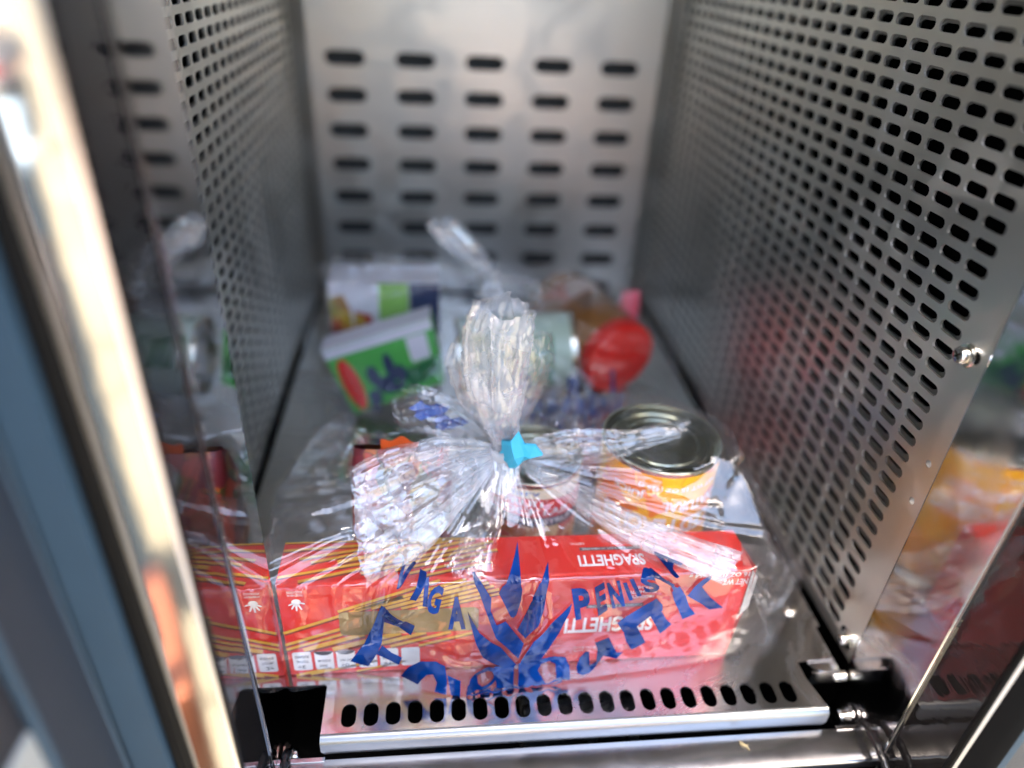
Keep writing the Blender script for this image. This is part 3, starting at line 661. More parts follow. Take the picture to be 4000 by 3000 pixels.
for u0, u1, v0, v1 in ((8, 30, .2, 1.0), (40, 80, -.6, .9)):
    vs = [RC(u0+(u1-u0)*i/6, v0+(v1-v0)*j/8) for i in range(7) for j in range(9)]
    t_.add(vs, [(i*9+j, i*9+j+1, (i+1)*9+j+1, (i+1)*9+j) for i in range(6) for j in range(8)])
t_.build("dark_green_print", M['dark_green'], rc, smooth=True)
jar = empty("peanut_butter_jar", (88, 318, 5), "plastic jar of brown spread lying on its side with a round red lid facing out", "jar")
ja = Vector((-.40, .90, .10)).normalized(); jc = Vector((92, 312, 45))
m_ = MB(); m_.lathe([(28, 12), (31, 16), (36, 24), (37.5, 34), (37.5, 100), (36, 110), (30, 114), (0, 113)], jc, ja, 48); m_.build("jar_body", M['peanut'], jar, smooth=True)
m_ = MB(); m_.lathe([(0, -.6), (24, -.6), (25, 0), (34, 0), (35.8, 1.2), (36.4, 3), (36.4, 15), (35.6, 16.5), (30, 17)], jc, ja, 64); m_.build("jar_lid", M['lid_red'], jar, smooth=True)
m_ = MB(); m_.lathe([(37.7, 42), (37.7, 92)], jc, ja, 48); m_.build("jar_label", patchy("jar label print", ['8c5a28', 'b9a79a', 'c23a3a', '8c5a28', '6a4424'], 30, .4), jar, smooth=True)
pk2 = empty("pink_packet", (105, 362, 0), "pink packet standing against the back behind the red lidded jar", "packet")
pillow((98, 354, 1), (116, 372, 92), M['pink'], "pouch", pk2)
# ================================================================== clear film bags
def catmull(P, t, closed=True):
    n = len(P); i = int(math.floor(t)); f = t-i
    g = (lambda k: Vector(P[k % n])) if closed else (lambda k: Vector(P[max(0, min(n-1, k))]))
    a, b, c, d = g(i-1), g(i), g(i+1), g(i+2)
    return .5*((2*b)+(c-a)*f+(2*a-5*b+4*c-d)*f*f+(3*b-a-3*c+d)*f**3)
def ridge(x):   # sharp creases: 1 at the crest, falling off linearly
    x = x-math.floor(x); return 1-abs(2*x-1)
def crease(p, sc, seed):
    q = Vector(p)*sc+Vector((seed*3.1, seed*1.7, seed))
    d, _ = noise.voronoi(q)
    return (d[1]-d[0])
def make_folds(n, seed, closed=True, wmin=.003, wmax=.011, amin=1.5, amax=4.5):
    rg = random.Random(seed); out = []
    for i in range(n):
        out.append((rg.random(), rg.uniform(wmin, wmax), rg.uniform(amin, amax)*(1 if rg.random() < .7 else -.7), rg.uniform(0, .25), rg.uniform(.55, 1.7), rg.uniform(-.035, .035)))
    return out
def fold_sum(t, k_, folds, closed=True):
    s = 0
    for t0, wd, am, k0, k1, drift in folds:
        dt = t-t0-drift*k_
        if closed: dt -= round(dt)
        w_ = wd*(.55+.9*k_)
        d = abs(dt)
        if d < w_ and k_ < k1:
            f_ = 1-d/w_
            s += am*f_*min(1, (k1-k_)*3.5)*min(1, max(0, k_-k0*.3)*6+.25)
    return s
def facet(p, sc, seed):
    """piecewise-flat crumple: sharp ridges between irregular cells"""
    q = Vector(p)*sc+Vector((seed*3.1, seed*1.7, seed))
    q += .35*noise.noise_vector(q*.7)
    d, pt = noise.voronoi(q)
    g = noise.noise_vector(pt[0]*7.3)
    return (q-pt[0]).dot(g)*1.6+(d[1]-d[0])*.35
def bag_body(name, K, E, B, m, parent, ns=330, n1=74, n2=56, amp=1.0, seed=1.0, knot_r=5.0, sag=.04, nf=46, front_calm=False):
    n = len(E); K = Vector(K); rows = []
    for r in range(n1+n2+1):
        row = []
        for s in range(ns):
            t = n*s/ns; e = catmull(E, t); b = catmull(B, t)
            if r <= n1:
                k_ = (r/n1)**1.15; d = e-K; h = Vector((d.x, d.y, 0)).normalized()
                k0 = K+h*knot_r; p = k0.lerp(e, k_); p.z -= sag*(e-K).length*math.sin(math.pi*k_)
            else:
                k_ = (r-n1)/n2; p = e.lerp(b, k_); bul = math.sin(math.pi*k_)*2.0
                h = Vector((p.x-K.x, p.y-K.y, 0)).normalized(); p += h*bul
            row.append(p)
        rows.append(row)
    folds = make_folds(nf, int(seed*10)); fine_f = make_folds(int(nf*2.2), int(seed*10)+5, wmin=.0018, wmax=.0055, amin=.4, amax=1.2)
    out = []
    for r, row in enumerate(rows):
        for s, p in enumerate(row):
            a = row[(s+1) % ns]-row[s-1]; c = rows[min(r+1, n1+n2)][s]-rows[max(r-1, 0)][s]
            nm = a.cross(c)
            if nm.length < 1e-6: nm = Vector((0, 0, 1))
            nm.normalize()
            if nm.dot(p-Vector((K.x, K.y, 30))) < 0: nm = -nm
            t = s/ns; k_ = r/n1 if r <= n1 else 1+(r-n1)/n2
            tw = t+.012*noise.noise(Vector((t*14, k_*1.8, seed)))
            F = fold_sum(tw, k_, folds)+fold_sum(tw, k_, fine_f)
            g = min(1, k_*1.6)
            calm = max(.38, min(1, .38+max(0, p.y-(34 if p.x < -60 else 56))*.03)) if front_calm else 1.0
            F = F*(.8+.2*calm)+g*calm*(1.9 if front_calm and p.x > 84 and p.y > 40 else 1)*(facet(p, .03, seed)*2.8+facet(p, .085, seed+2)*.9)
            
            if front_calm and abs(p.x+17) < 30 and p.y < 84 and p.z > 70: F *= .35
            q = p+nm*F*amp
            if q.z < .6: q.z = .6+.4*random.random()
            out.append(q)
    R = n1+n2+1
    fs = [(r*ns+s, r*ns+(s+1) % ns, (r+1)*ns+(s+1) % ns, (r+1)*ns+s) for r in range(R-1) for s in range(ns)]
    return finish(name, out, fs, m, parent, smooth=True), out, fs
def lobe(name, U, L, m, parent, th=8, amp=3, freq=9, seed=0, nu=96, nv=70, crink=1.6, back=True):
    """open pouch of film between an upper and a lower edge curve fanning out of the knot"""
    allv = []; allf = []
    for side in ((1, -1) if back else (1,)):
        fo = make_folds(int(freq*1.6), int(seed*100)+side, False, .02, .09, amp*.35, amp)
        f2 = make_folds(int(freq*2.5), int(seed*100)+side+9, False, .01, .035, amp*.12, amp*.35)
        vs = []
        for i in range(nu+1):
            s = i/nu
            u = catmull(U, s*(len(U)-1)*.9999, False); l = catmull(L, s*(len(L)-1)*.9999, False)
            tip = ((Vector(U[-1])+Vector(L[-1]))/2-(Vector(U[0])+Vector(L[0]))/2).normalized()
            for j in range(nv+1):
                v = j/nv; p = u.lerp(l, v); wdt = (u-l)
                n_ = Vector((0, -1, .45)); n_ = (n_-wdt*(n_.dot(wdt)/max(wdt.length_squared, 1e-6))).normalized()
                op = math.sin(math.pi*v)**.6*th*min(1, s*2.2)
                fv = v+.05*noise.noise(Vector((v*3, s*2.5, seed+side)))
                F = (fold_sum(fv, s*1.2, fo, False)+fold_sum(fv, s*1.2, f2, False))*(.35+.65*math.sin(math.pi*min(1, s*1.05))**.7)
                c = (facet(p, .036, seed+side)*3.6+facet(p, .085, seed+3+side)*1.5+facet(p, .2, seed+5+side)*.22)*crink*.75*min(1, s*2.5)
                e_ = (wdt.normalized() if wdt.length > 1e-6 else Vector((0, 0, 1)))*2.6*noise.noise(Vector((s*5, seed, side)))*min(1, s*3)*abs(2*v-1)
                ext = tip*(4.2*noise.noise(Vector((v*4+seed, side*2, 1)))+1.2*noise.noise(Vector((v*15+seed, side*2, 1))))*s*s
                vs.append(p+n_*side*(op*.5+.4)+n_*(F+c)+e_+ext)
        b0 = len(allv); allv += vs
        allf += [(b0+i*(nv+1)+j, b0+i*(nv+1)+j+1, b0+(i+1)*(nv+1)+j+1, b0+(i+1)*(nv+1)+j) for i in range(nu) for j in range(nv)]
    return finish(name, allv, allf, m, parent, smooth=True)
def plume(name, axis, radii, m, parent, nfold=7, depth=.55, seed=0, flat=.55, n=170, k=70, rag=6):
    vs = []; fo = make_folds(nfold*2, int(seed*100), True, .025, .09, .25, .8); f2 = make_folds(nfold*4, int(seed*100)+3, True, .008, .03, .06, .2)
    for i in range(k+1):
        s = i/k; c = catmull(axis, s*(len(axis)-1)*.9999, False)
        r = catmull([(x, 0, 0) for x in radii], s*(len(radii)-1)*.9999, False).x
        for j in range(n):
            a = 2*math.pi*j/n; t = j/n+.05*noise.noise(Vector((math.cos(a)*2, math.sin(a)*2, s*2.5+seed)))
            f = 1-depth*min(1.6, abs(fold_sum(t, .4+.5*s, fo)))-.5*fold_sum(t, .4+.5*s, f2)
            p = c+Vector((math.cos(a)*r*f, math.sin(a)*r*f*flat, 0))
            cr = (facet(p, .045, seed)*3.0+facet(p, .11, seed+5)*1.3+facet(p, .25, seed+8)*.25)*min(1, s*3)
            p += Vector((math.cos(a), math.sin(a)*flat, 0))*cr
            p.z += s*s*(rag*.8*noise.noise(Vector((math.cos(a)*1.3, math.sin(a)*1.3, seed)))+rag*.35*noise.noise(Vector((a*4, seed, 0))))
            vs.append(p)
    fs = [(i*n+j, i*n+(j+1) % n, (i+1)*n+(j+1) % n, (i+1)*n+j) for i in range(k) for j in range(n)]
    return finish(name, vs, fs, m, parent, smooth=True)

# ------------------------------------------------------------------ front bag
K = (-38, 83, 114)
fb = empty("food_bag", (-20, 80, 0), "clear plastic bag of groceries printed in blue and knotted on top with light blue tape", "bag")
E = [(-100, 20, 78.5), (-66, 18.5, 79.5), (-30, 18.5, 79.5), (0, 19, 79.5), (55, 20, 79), (99, 23, 79), (110, 46, 84), (101, 78, 111.5), (102, 117, 112.5), (72, 148, 112.5), (20, 150, 111), (-30, 148, 104), (-90, 142, 112), (-146, 130, 104), (-178, 108, 62), (-168, 62, 90), (-165, 24, 79), (-132, 20, 79)]
B = [(-105, 17, 3), (-66, 8.5, 1), (-30, 11, 1.5), (2, 14, 2), (56, 18, 3), (105, 28, 2), (136, 48, 8), (166, 78, 14), (142, 128, 4), (84, 156, 2), (22, 158, 2), (-32, 156, 2), (-95, 150, 2), (-166, 140, 2), (-181, 106, 3), (-173, 60, 2), (-162, 18, 2), (-136, 18, 3)]
body, bv_, bf_ = bag_body("bag_film", K, E, B, M['film'], fb, amp=1.0, seed=1.0, front_calm=True, nf=34)
lobe("bag_corner", [(-44, 83, 121), (-70, 78, 131), (-98, 72, 129), (-122, 58, 126)], [(-44, 78, 110), (-60, 56, 104), (-84, 30, 92), (-113, 12, 86)], M['film_crinkle'], fb, th=16, amp=3.4, freq=9, seed=.4, crink=2.0)
lobe("bag_corner", [(-44, 87, 121), (-62, 100, 138), (-86, 106, 147), (-104, 110, 134)], [(-44, 88, 113), (-62, 98, 112), (-84, 106, 112), (-100, 112, 112)], M['film'], fb, th=14, amp=2.2, freq=6, seed=1.7, crink=2.0)
lobe("bag_corner", [(-33, 82, 120), (-4, 84, 131), (34, 86, 129), (72, 92, 132)], [(-33, 80, 109), (-6, 82, 106), (28, 84, 110), (66, 92, 120)], M['film'], fb, th=9, amp=2.0, freq=5, seed=2.9, crink=1.5)
lobe("bag_corner", [(-31, 80, 113), (-4, 66, 108), (30, 46, 100), (90, 27, 86)], [(-32, 78, 107), (-6, 60, 99), (22, 38, 89), (76, 17, 74)], M['film_crinkle'], fb, th=7, amp=3.2, freq=4, seed=4.2, crink=1.2)
lobe("bag_corner", [(-42, 79, 110), (-50, 60, 100), (-62, 42, 92), (-74, 24, 84)], [(-39, 79, 108), (-41, 58, 96), (-46, 40, 86), (-54, 20, 80)], M['film'], fb, th=6, amp=2.6, freq=4, seed=5.2, crink=1.2)
lobe("bag_corner", [(88, 30, 92), (112, 42, 74), (140, 60, 46), (168, 82, 20)], [(92, 22, 70), (108, 26, 44), (122, 38, 16), (138, 56, 3)], M['film'], fb, th=9, amp=2.4, freq=5, seed=6.4, crink=1.5)
plume("bag_tail", [(-38, 83, 114), (-41, 82, 128), (-46, 81, 160), (-47, 80, 190), (-44, 80, 209)], [6, 8, 15, 18, 17], M['film_crinkle'], fb, 6, .6, .3, .6)
plume("bag_tail", [(-37, 84, 114), (-36, 85, 128), (-31, 86, 152), (-28, 86, 178), (-28, 86, 190)], [4, 6, 11, 13, 12], M['film'], fb, 4, .5, 1.3, .5)
plume("bag_tail", [(-39, 85, 114), (-44, 88, 126), (-56, 90, 146), (-60, 90, 168), (-58, 90, 180)], [4, 5, 9, 12, 10], M['film'], fb, 4, .5, 2.3, .5)
plume("knot_gather", [(-42, 74, 99), (-41, 77, 104), (-39, 80, 110), (-38, 83, 116), (-39, 82, 124), (-42, 82, 134)], [12, 11, 9.4, 7.8, 7, 10], M['film_knot'], fb, 11, .42, .8, .85, rag=0)
# folded light blue tape tie
tb = MB()
V_ = [(-41.5, 76, 129), (-37, 70, 132.5), (-33, 73, 136.5), (-29.5, 70.5, 130), (-23, 73, 127.5), (-18.5, 70, 122.5), (-22, 74, 119), (-29, 70.5, 118.5), (-33, 75, 109.5), (-37, 69.5, 114.5), (-41, 75, 121), (-35, 64.8, 124.5), (-29.5, 66.5, 124.8), (-36.5, 67.5, 129.5), (-32.4, 66, 118.6), (-26, 68, 122), (-38.5, 70, 119)]
tb.add(V_, [(0, 1, 13), (1, 2, 13), (2, 3, 12), (2, 12, 13), (3, 4, 15), (3, 15, 12), (4, 5, 15), (5, 6, 15), (6, 7, 15), (7, 14, 12), (7, 12, 15), (7, 8, 14), (8, 9, 14), (9, 16, 11), (9, 11, 14), (10, 16, 9), (10, 0, 16), (0, 11, 16), (0, 13, 11), (13, 12, 11), (12, 14, 11)])
tb.add([(x*1+.9, y+3.4, z-1.6) for x, y, z in V_[:11]], [(0, 1, 2, 3, 4, 5, 6, 7, 8, 9, 10)])
tb.add([(-41, 74, 124), (-36, 69, 121), (-37, 70, 116), (-43, 76, 119)], [(0, 1, 2, 3)])
tie = tb.build("tape_tie", M['tape'], fb)
tr2 = MB(); tr2.lathe([(8.4, -3.5), (8.8, -1), (8.6, 2), (8.0, 4)], (-38.6, 81.5, 119), (-.15, -.1, 1), 40); tr2.build("tape_band", M['film_knot'], fb, smooth=True)
# blue lettering and sprouting plant emblem printed on the front of the film
LOGO, GLYPHS = ([('p',[-839,809,-816,810,-829,649,-851,655]),('p',[-1067,661,-1040,620,-1061,507,-1076,373,-1109,284,-1157,189,-1206,207,-1253,232,-1169,378,-1120,522]),('p',[-1041,620,-982,572,-894,521,-917,442,-984,503,-1058,536]),('p',[-1073,360,-1025,309,-969,275,-988,208,-1053,256,-1111,290]),('p',[-982,114,-935,205,-867,268,-787,282,-734,254,-723,134,-727,15,-794,29,-781,112,-802,177,-838,161,-870,106,-887,66]),('p',[-723,184,-648,141,-666,79,-649,-43,-702,23,-695,93]),('s',[-492,70,-508,61,-524,56,-541,55,-556,57,-570,63,-582,73,-591,85,-596,100,-599,117,-598,135,-594,153,-586,171,-576,187,-563,202,-549,214,-533,222,-517,228,-501,229,-485,227,-472,221,-460,212,-451,200,-445,185,-442,168,-443,150,-447,132,-454,114,-464,97,-477,83,-492,70,-500,92,-490,100,-481,110,-474,122,-468,135,-465,148,-465,161,-467,173,-471,183,-477,192,-486,199,-495,203,-506,204,-518,203,-529,199,-540,193,-551,185,-560,175,-567,163,-572,150,-575,137,-576,125,-574,113,-570,102,-564,93,-556,86,-546,82,-535,80,-523,81,-512,85,-500,92]),('p',[-611,88,-584,150,-558,186,-552,115,-528,82,-587,34,-614,3]),('p',[-464,230,-351,210,-346,36,-444,50,-432,114,-436,165]),('p',[-340,891,-344,835,-346,797,-329,752,-332,685,-356,590,-371,573,-387,585,-453,736,-437,774,-392,819,-362,856]),('p',[-592,825,-578,826,-536,790,-491,704,-493,625,-459,531,-412,558,-307,392,-329,273,-405,374,-461,443,-509,592,-556,741]),('p',[-183,837,-190,807,-212,634,-236,531,-300,428,-346,490,-316,570,-282,683,-240,795]),('p',[-617,630,-551,490,-496,427,-432,375,-340,228,-360,183,-464,248,-529,308,-567,407,-590,509]),('p',[-54,646,-64,580,-116,435,-200,343,-198,250,-316,204,-317,248,-254,413,-187,487,-112,571]),('p',[-327,236,-199,248,-223,151,-230,74,-222,27,-320,38]),('p',[-200,253,-127,264,-60,241,-32,176,-15,43,-97,41,-90,116,-113,194,-152,228,-197,212,-219,137,-203,72,-158,32,-223,21,-243,126,-233,202]),('s',[-611,27,-570,6,-531,32,-495,37,-455,9,-413,9,-375,35,-338,33,-297,5,-256,22,-219,47,-181,30,-138,20,-98,44,-61,63,-66,77,-105,62,-141,31,-179,48,-222,63,-261,37,-297,24,-337,44,-379,54,-417,23,-453,26,-493,54,-534,46,-572,26,-609,38]),('s',[-611,-3,-570,-28,-530,-3,-494,5,-455,-23,-413,-25,-373,0,-337,2,-296,-27,-254,-14,-217,14,-179,-1,-136,-14,-96,9,-58,30,-64,45,-103,27,-138,-3,-177,18,-220,29,-259,2,-296,-9,-336,14,-378,19,-415,-12,-452,-5,-493,22,-534,11,-571,-8,-609,7]),('p',[53,277,21,236,10,159,22,99,57,69,96,84,127,132,162,222,245,183,276,239,238,241,203,301,175,378,100,345,120,287,140,228,123,181,89,159,69,184,68,233,73,273]),('p',[255,410,329,443,358,376,399,308,323,253,283,324]),('p',[397,513,456,546,494,480,536,431,474,370,439,437]),('p',[515,623,583,638,615,564,664,494,593,461,556,540]),('p',[588,646,663,704,726,622,822,529,739,524,677,579]),('p',[212,482,262,529,352,596,415,642,457,591,463,547,396,511,329,443,254,409]),('p',[496,682,535,719,586,639,515,622]),('p',[586,642,615,698,663,765,701,785,703,755,663,702]),('p',[458,774,508,720,538,701,546,648,501,694]),('p',[352,807,374,811,423,792,506,733,497,719,410,777])],[('V',-1017,776,71,-15,63,78),('I',-918,709,34,-7,56,118),('G',-843,621,71,-10,38,180),('A',-718,520,93,3,-3,206),('P',-28,531,91,8,-39,215),('E',93,560,51,32,-35,188),('N',173,589,71,14,-52,182),('I',262,638,21,6,-52,129),('I',304,665,24,3,-62,128),('S',346,693,85,10,-55,113),('A',509,781,50,36,-124,45)])
bvh = BVHTree.FromPolygons(bv_, bf_)
def project_print(polys, glyphs):
    mb = MB()
    items = []
    for kind, fl_ in polys:
        pts = [(fl_[k]/10, fl_[k+1]/10) for k in range(0, len(fl_), 2)]; n = len(pts)
        items.append((pts, [(i, i+1, n-2-i, n-1-i) for i in range(n//2-1)] if kind == 's' else [tuple(range(n))]))
    for ch, bx_, bz_, ux, uz, vx, vz in glyphs:
        uv, fs = text_polys(ch, .045)
        items.append(([((bx_+a*ux+b*vx)/10, (bz_+a*uz+b*vz)/10) for a, b in uv], fs))
    for i, (pts, fs) in enumerate(items):
        bm = bmesh.new(); vs = [bm.verts.new((x, 0, z)) for x, z in pts]
        for f_ in fs:
            try: bm.faces.new([vs[k] for k in f_])
            except ValueError: pass
        bmesh.ops.triangulate(bm, faces=bm.faces[:])
        for _ in range(6):
            lg = [e for e in bm.edges if e.calc_length() > 1.7]
            if not lg: break
            bmesh.ops.subdivide_edges(bm, edges=lg, cuts=1); bmesh.ops.triangulate(bm, faces=bm.faces[:])
        bm.verts.index_update(); vv = []
        for v in bm.verts:
            h = bvh.ray_cast(Vector((v.co.x, -60, v.co.z)), Vector((0, 1, 0)))
            if h[0] is not None and h[0].y < 75: vv.append((v.co.x, h[0].y-.7-.03*i, v.co.z))
            else: vv.append((v.co.x, 12, max(v.co.z, .8)))
        mb.add(vv, [[v.index for v in f.verts] for f in bm.faces]); bm.free()
    return mb
project_print(LOGO, GLYPHS).build("blue_print", M['blue_print'], fb, smooth=True)
M['blue_bright'] = mat("bright blue film print", hexc('1450ac'), .2, bump=.4, bump_scale=120)
bp3 = MB()
for k_, (u0, z0_, r_) in enumerate(((-82, 126, 9), (-70, 117, 8))):
    n_ = 22; bp3.add([(u0+r_*1.25*math.cos(t*6.2832/n_)*(1+.25*math.sin(t*2.3+k_)), 111+k_*.4+2*math.sin(t*1.1), z0_+r_*.6*math.sin(t*6.2832/n_)*(1+.3*math.cos(t*1.7+k_))) for t in range(n_)], [tuple(range(n_))])
bp3.build("blue_print", M['blue_bright'], fb)
# ------------------------------------------------------------------ rear bag
K2 = (-33, 290, 134)
rbg = empty("food_bag", (-25, 290, 0), "rear clear plastic bag of groceries near the back panel with its knot leaning left", "bag")
E2 = [(-150, 262, 70), (-90, 248, 70), (-30, 240, 62), (30, 246, 58), (90, 268, 70), (132, 300, 84), (132, 360, 96), (90, 392, 100), (20, 392, 104), (-60, 388, 112), (-140, 382, 122), (-182, 352, 112), (-184, 296, 84)]
B2 = [(-160, 236, 3), (-90, 212, 2), (-30, 204, 2), (40, 206, 2), (104, 236, 3), (146, 290, 6), (142, 366, 4), (96, 402, 3), (20, 402, 3), (-60, 400, 3), (-146, 394, 3), (-190, 358, 3), (-190, 290, 3)]
b2_, rv_, rf_ = bag_body("bag_film", K2, E2, B2, M['film_rear'], rbg, ns=200, n1=40, n2=32, amp=.9, seed=3.0, sag=.07)
lobe("bag_corner", [(-40, 288, 138), (-80, 286, 152), (-125, 284, 158), (-165, 282, 150)], [(-40, 286, 128), (-80, 280, 126), (-120, 276, 118), (-160, 270, 104)], M['film_rear'], rbg, 14, 3, 6, 6.1, 40, 24)
lobe("bag_corner", [(-26, 288, 138), (10, 290, 136), (50, 296, 130), (88, 300, 122)], [(-26, 286, 128), (10, 284, 116), (50, 290, 106), (86, 298, 98)], M['film_rear'], rbg, 10, 3, 6, 7.3, 40, 24)
plume("bag_tail", [(-33, 290, 132), (-42, 290, 144), (-58, 291, 162), (-72, 292, 180)], [6, 9, 15, 13], M['film_crinkle'], rbg, 5, .5, 4.4, .6, 90, 30)
plume("knot_gather", [(-36, 286, 124), (-33, 290, 134), (-36, 290, 144)], [14, 7, 10], M['film_knot'], rbg, 9, .4, 5.5, .9, 90, 20, rag=0)
bvr = BVHTree.FromPolygons(rv_, rf_); rp_ = MB()
uv_, fs_ = text_polys("Foodbank", .03); pts_ = []
for a, b in uv_:
    x = -12+a*92; y = 208+b*40+14*a*a; h = bvr.ray_cast(Vector((x, y, 300)), Vector((0, 0, -1)))
    pts_.append((x, y, (h[0].z if h[0] is not None else 30)+.8))
rp_.add(pts_, fs_); rp_.build("blue_print", M['blue_print'], rbg)

# ================================================================== what the chrome strip mirrors
GZ = -1340
gm = MB(); gm.add([(-60000, -60000, GZ), (60000, -60000, GZ), (60000, 30000, GZ), (-60000, 30000, GZ)], [(0, 1, 2, 3)])
finish("pavement", gm.v, gm.f, M['concrete'], None, kind="structure")
M['ped_top'] = mat("pale slate paint", hexc('75838c'), .5)
pd = empty("pedestal", (-520, -1650, GZ), "slate blue pedestal with pale sloping top on sunlit pavement, mirrored in the chrome strip", "pedestal")
m_ = MB(); m_.box((-760, -1800, GZ), (-236, -1500, -55), 6); m_.build("pedestal_body", M['slate'], pd)
m_ = MB(); m_.prism([(-1805, -55), (-1495, -55), (-1495, -30), (-1805, 30)], -765, -232, 'x'); m_.build("pedestal_top", M['ped_top'], pd)

def skin_body(name, joints, bones, m, parent, sub=2):
    off = root_loc(parent)
    names = list(joints); me = bpy.data.meshes.new(name)
    me.from_pydata([((joints[k][0]-off.x)*S, (joints[k][1]-off.y)*S, (joints[k][2]-off.z)*S) for k in names], [(names.index(a), names.index(b)) for a, b in bones], [])
    o = bpy.data.objects.new(name, me); col.objects.link(o); o.parent = parent
    md = o.modifiers.new("Skin", 'SKIN'); md.use_smooth_shade = True
    for i, k in enumerate(names):
        r = joints[k][3]; r = r if isinstance(r, tuple) else (r, r)
        me.skin_vertices[0].data[i].radius = (r[0]*S, r[1]*S)
    me.skin_vertices[0].data[0].use_root = True
    sm = o.modifiers.new("Subdivision", 'SUBSURF'); sm.levels = sub; sm.render_levels = sub
    me.materials.append(m)
    dg = bpy.context.evaluated_depsgraph_get(); me2 = bpy.data.meshes.new_from_object(o.evaluated_get(dg))
    o.modifiers.clear(); o.data = me2
    return o
M['skin'] = mat("skin", hexc('a88470'), .5); M['shirt_pale'] = mat("pale pink shirt", hexc('e2d6d8'), .8); M['denim'] = mat("blue denim", hexc('4a5a74'), .85, noise_amt=.3, noise_scale=90)
M['grey_shirt'] = mat("grey shirt", hexc('6a6c70'), .85); M['dark_trousers'] = mat("dark trousers", hexc('26303a'), .85); M['white_cloth'] = mat("white cloth", hexc('e6e6e2'), .8)
M['hair'] = mat("dark hair", hexc('2a201a'), .6); M['leather'] = mat("brown leather", hexc('8a5238'), .45, noise_amt=.2, noise_scale=60); M['felt'] = mat("dark grey felt", hexc('4a4c4e'), .95, noise_amt=.4, noise_scale=120, bump=.4, bump_scale=500)
M['phone'] = mat("black phone case", rgb(.01, .01, .01), .3)
def person(root, x, y, arms, skin, shirt, legs, shoes, hatm, shorts=False, s=1.0):
    Z = lambda z: GZ+z*s
    hp = {'pelvis': (x, y, Z(940), (150, 110)), 'hl': (x-88, y, Z(880), 88), 'hr': (x+88, y, Z(880), 88), 'kl': (x-98, y+22, Z(490), 60), 'kr': (x+98, y+22, Z(490), 60), 'al': (x-102, y-14, Z(90), 40), 'ar': (x+102, y-14, Z(90), 40), 'fl': (x-104, y+110, Z(42), 34), 'fr': (x+104, y+110, Z(42), 34),
          'waist': (x, y, Z(1090), (128, 95)), 'chest': (x, y, Z(1290), (158, 108)), 'neckb': (x, y, Z(1430), 66), 'neck': (x, y+8, Z(1490), 54), 'head': (x, y+18, Z(1570), (78, 88)), 'crown': (x, y+10, Z(1670), (70, 82))}
    bn = [('pelvis', 'hl'), ('pelvis', 'hr'), ('hl', 'kl'), ('hr', 'kr'), ('kl', 'al'), ('kr', 'ar'), ('al', 'fl'), ('ar', 'fr'), ('pelvis', 'waist'), ('waist', 'chest'), ('chest', 'neckb'), ('neckb', 'neck'), ('neck', 'head'), ('head', 'crown')]
    for sd, (e_, w_) in (('l', arms[0]), ('r', arms[1])):
        sx = -1 if sd == 'l' else 1
        hp['s'+sd] = (x+sx*180, y, Z(1385), 62); hp['e'+sd] = (*e_, 44); hp['w'+sd] = (*w_, 31)
        bn += [('chest', 's'+sd), ('s'+sd, 'e'+sd), ('e'+sd, 'w'+sd)]
        d = (Vector(w_)-Vector(e_)).normalized(); side = d.orthogonal().normalized()
        hp['p'+sd] = (*(Vector(w_)+d*55), 36); bn.append(('w'+sd, 'p'+sd))
        for q in range(4):
            b0 = Vector(w_)+d*92+side*(q-1.5)*19; hp['f%d%s' % (q, sd)] = (*b0, 9); hp['g%d%s' % (q, sd)] = (*(b0+d*(34, 44, 40, 28)[q]), 8); bn += [('p'+sd, 'f%d%s' % (q, sd)), ('f%d%s' % (q, sd), 'g%d%s' % (q, sd))]
        hp['t'+sd] = (*(Vector(w_)+d*58-side*52), 10); bn.append(('p'+sd, 't'+sd))
    if s != 1:
        for k in hp:
            q = hp[k]; rr_ = q[3]; hand = k[0] in 'ewpfgt' and k[-1] in 'lr' and k not in ('fl', 'fr')
            rr_ = tuple(v*s for v in rr_) if isinstance(rr_, tuple) else rr_*s
            hp[k] = (q[0], q[1], q[2], rr_) if hand else (x+(q[0]-x)*s, y+(q[1]-y)*s, q[2], rr_)
    skin_body("body", hp, bn, skin, root)
    g = lambda k, ds: (hp[k][0], hp[k][1], hp[k][2], tuple(v+ds for v in hp[k][3]) if isinstance(hp[k][3], tuple) else hp[k][3]+ds)
    tk = ['chest', 'waist', 'neckb', 'sl', 'sr', 'el', 'er', 'pelvis']
    skin_body("shirt", {k: g(k, 16) for k in tk}, [('chest', 'waist'), ('chest', 'neckb'), ('chest', 'sl'), ('chest', 'sr'), ('sl', 'el'), ('sr', 'er'), ('waist', 'pelvis')], shirt, root)
    lk = {k: g(k, 18) for k in ['pelvis', 'hl', 'hr', 'kl', 'kr']}; lb = [('pelvis', 'hl'), ('pelvis', 'hr'), ('hl', 'kl'), ('hr', 'kr')]
    if not shorts:
        lk.update({k: g(k, 20) for k in ('al', 'ar')}); lb += [('kl', 'al'), ('kr', 'ar')]
    skin_body("shorts" if shorts else "trousers", lk, lb, legs, root)
    for sx in (-1, 1):
        m = MB(); fx = x+sx*103
        fx = x+sx*103*s; m.box((fx-46*s, y-60*s, GZ), (fx+46*s, y+190*s, GZ+88*s), 26*s); m.build("shoe", shoes, root, smooth=True)
    hm_ = MB(); hm_.lathe([(a_*s, b_*s) for a_, b_ in ((0, 118), (60, 112), (92, 80), (102, 40), (100, 0))], (x, y+12*s, Z(1600)), (0, -.15, 1), 28)
    if hatm is M['white_cloth']: hm_.prism([(x+a_*s, y+b_*s) for a_, b_ in ((-80, 90), (-60, 165), (0, 190), (60, 165), (80, 90))], Z(1612), Z(1620))
    hm_.build("cap" if hatm is M['white_cloth'] else "hair", hatm, root, smooth=True)
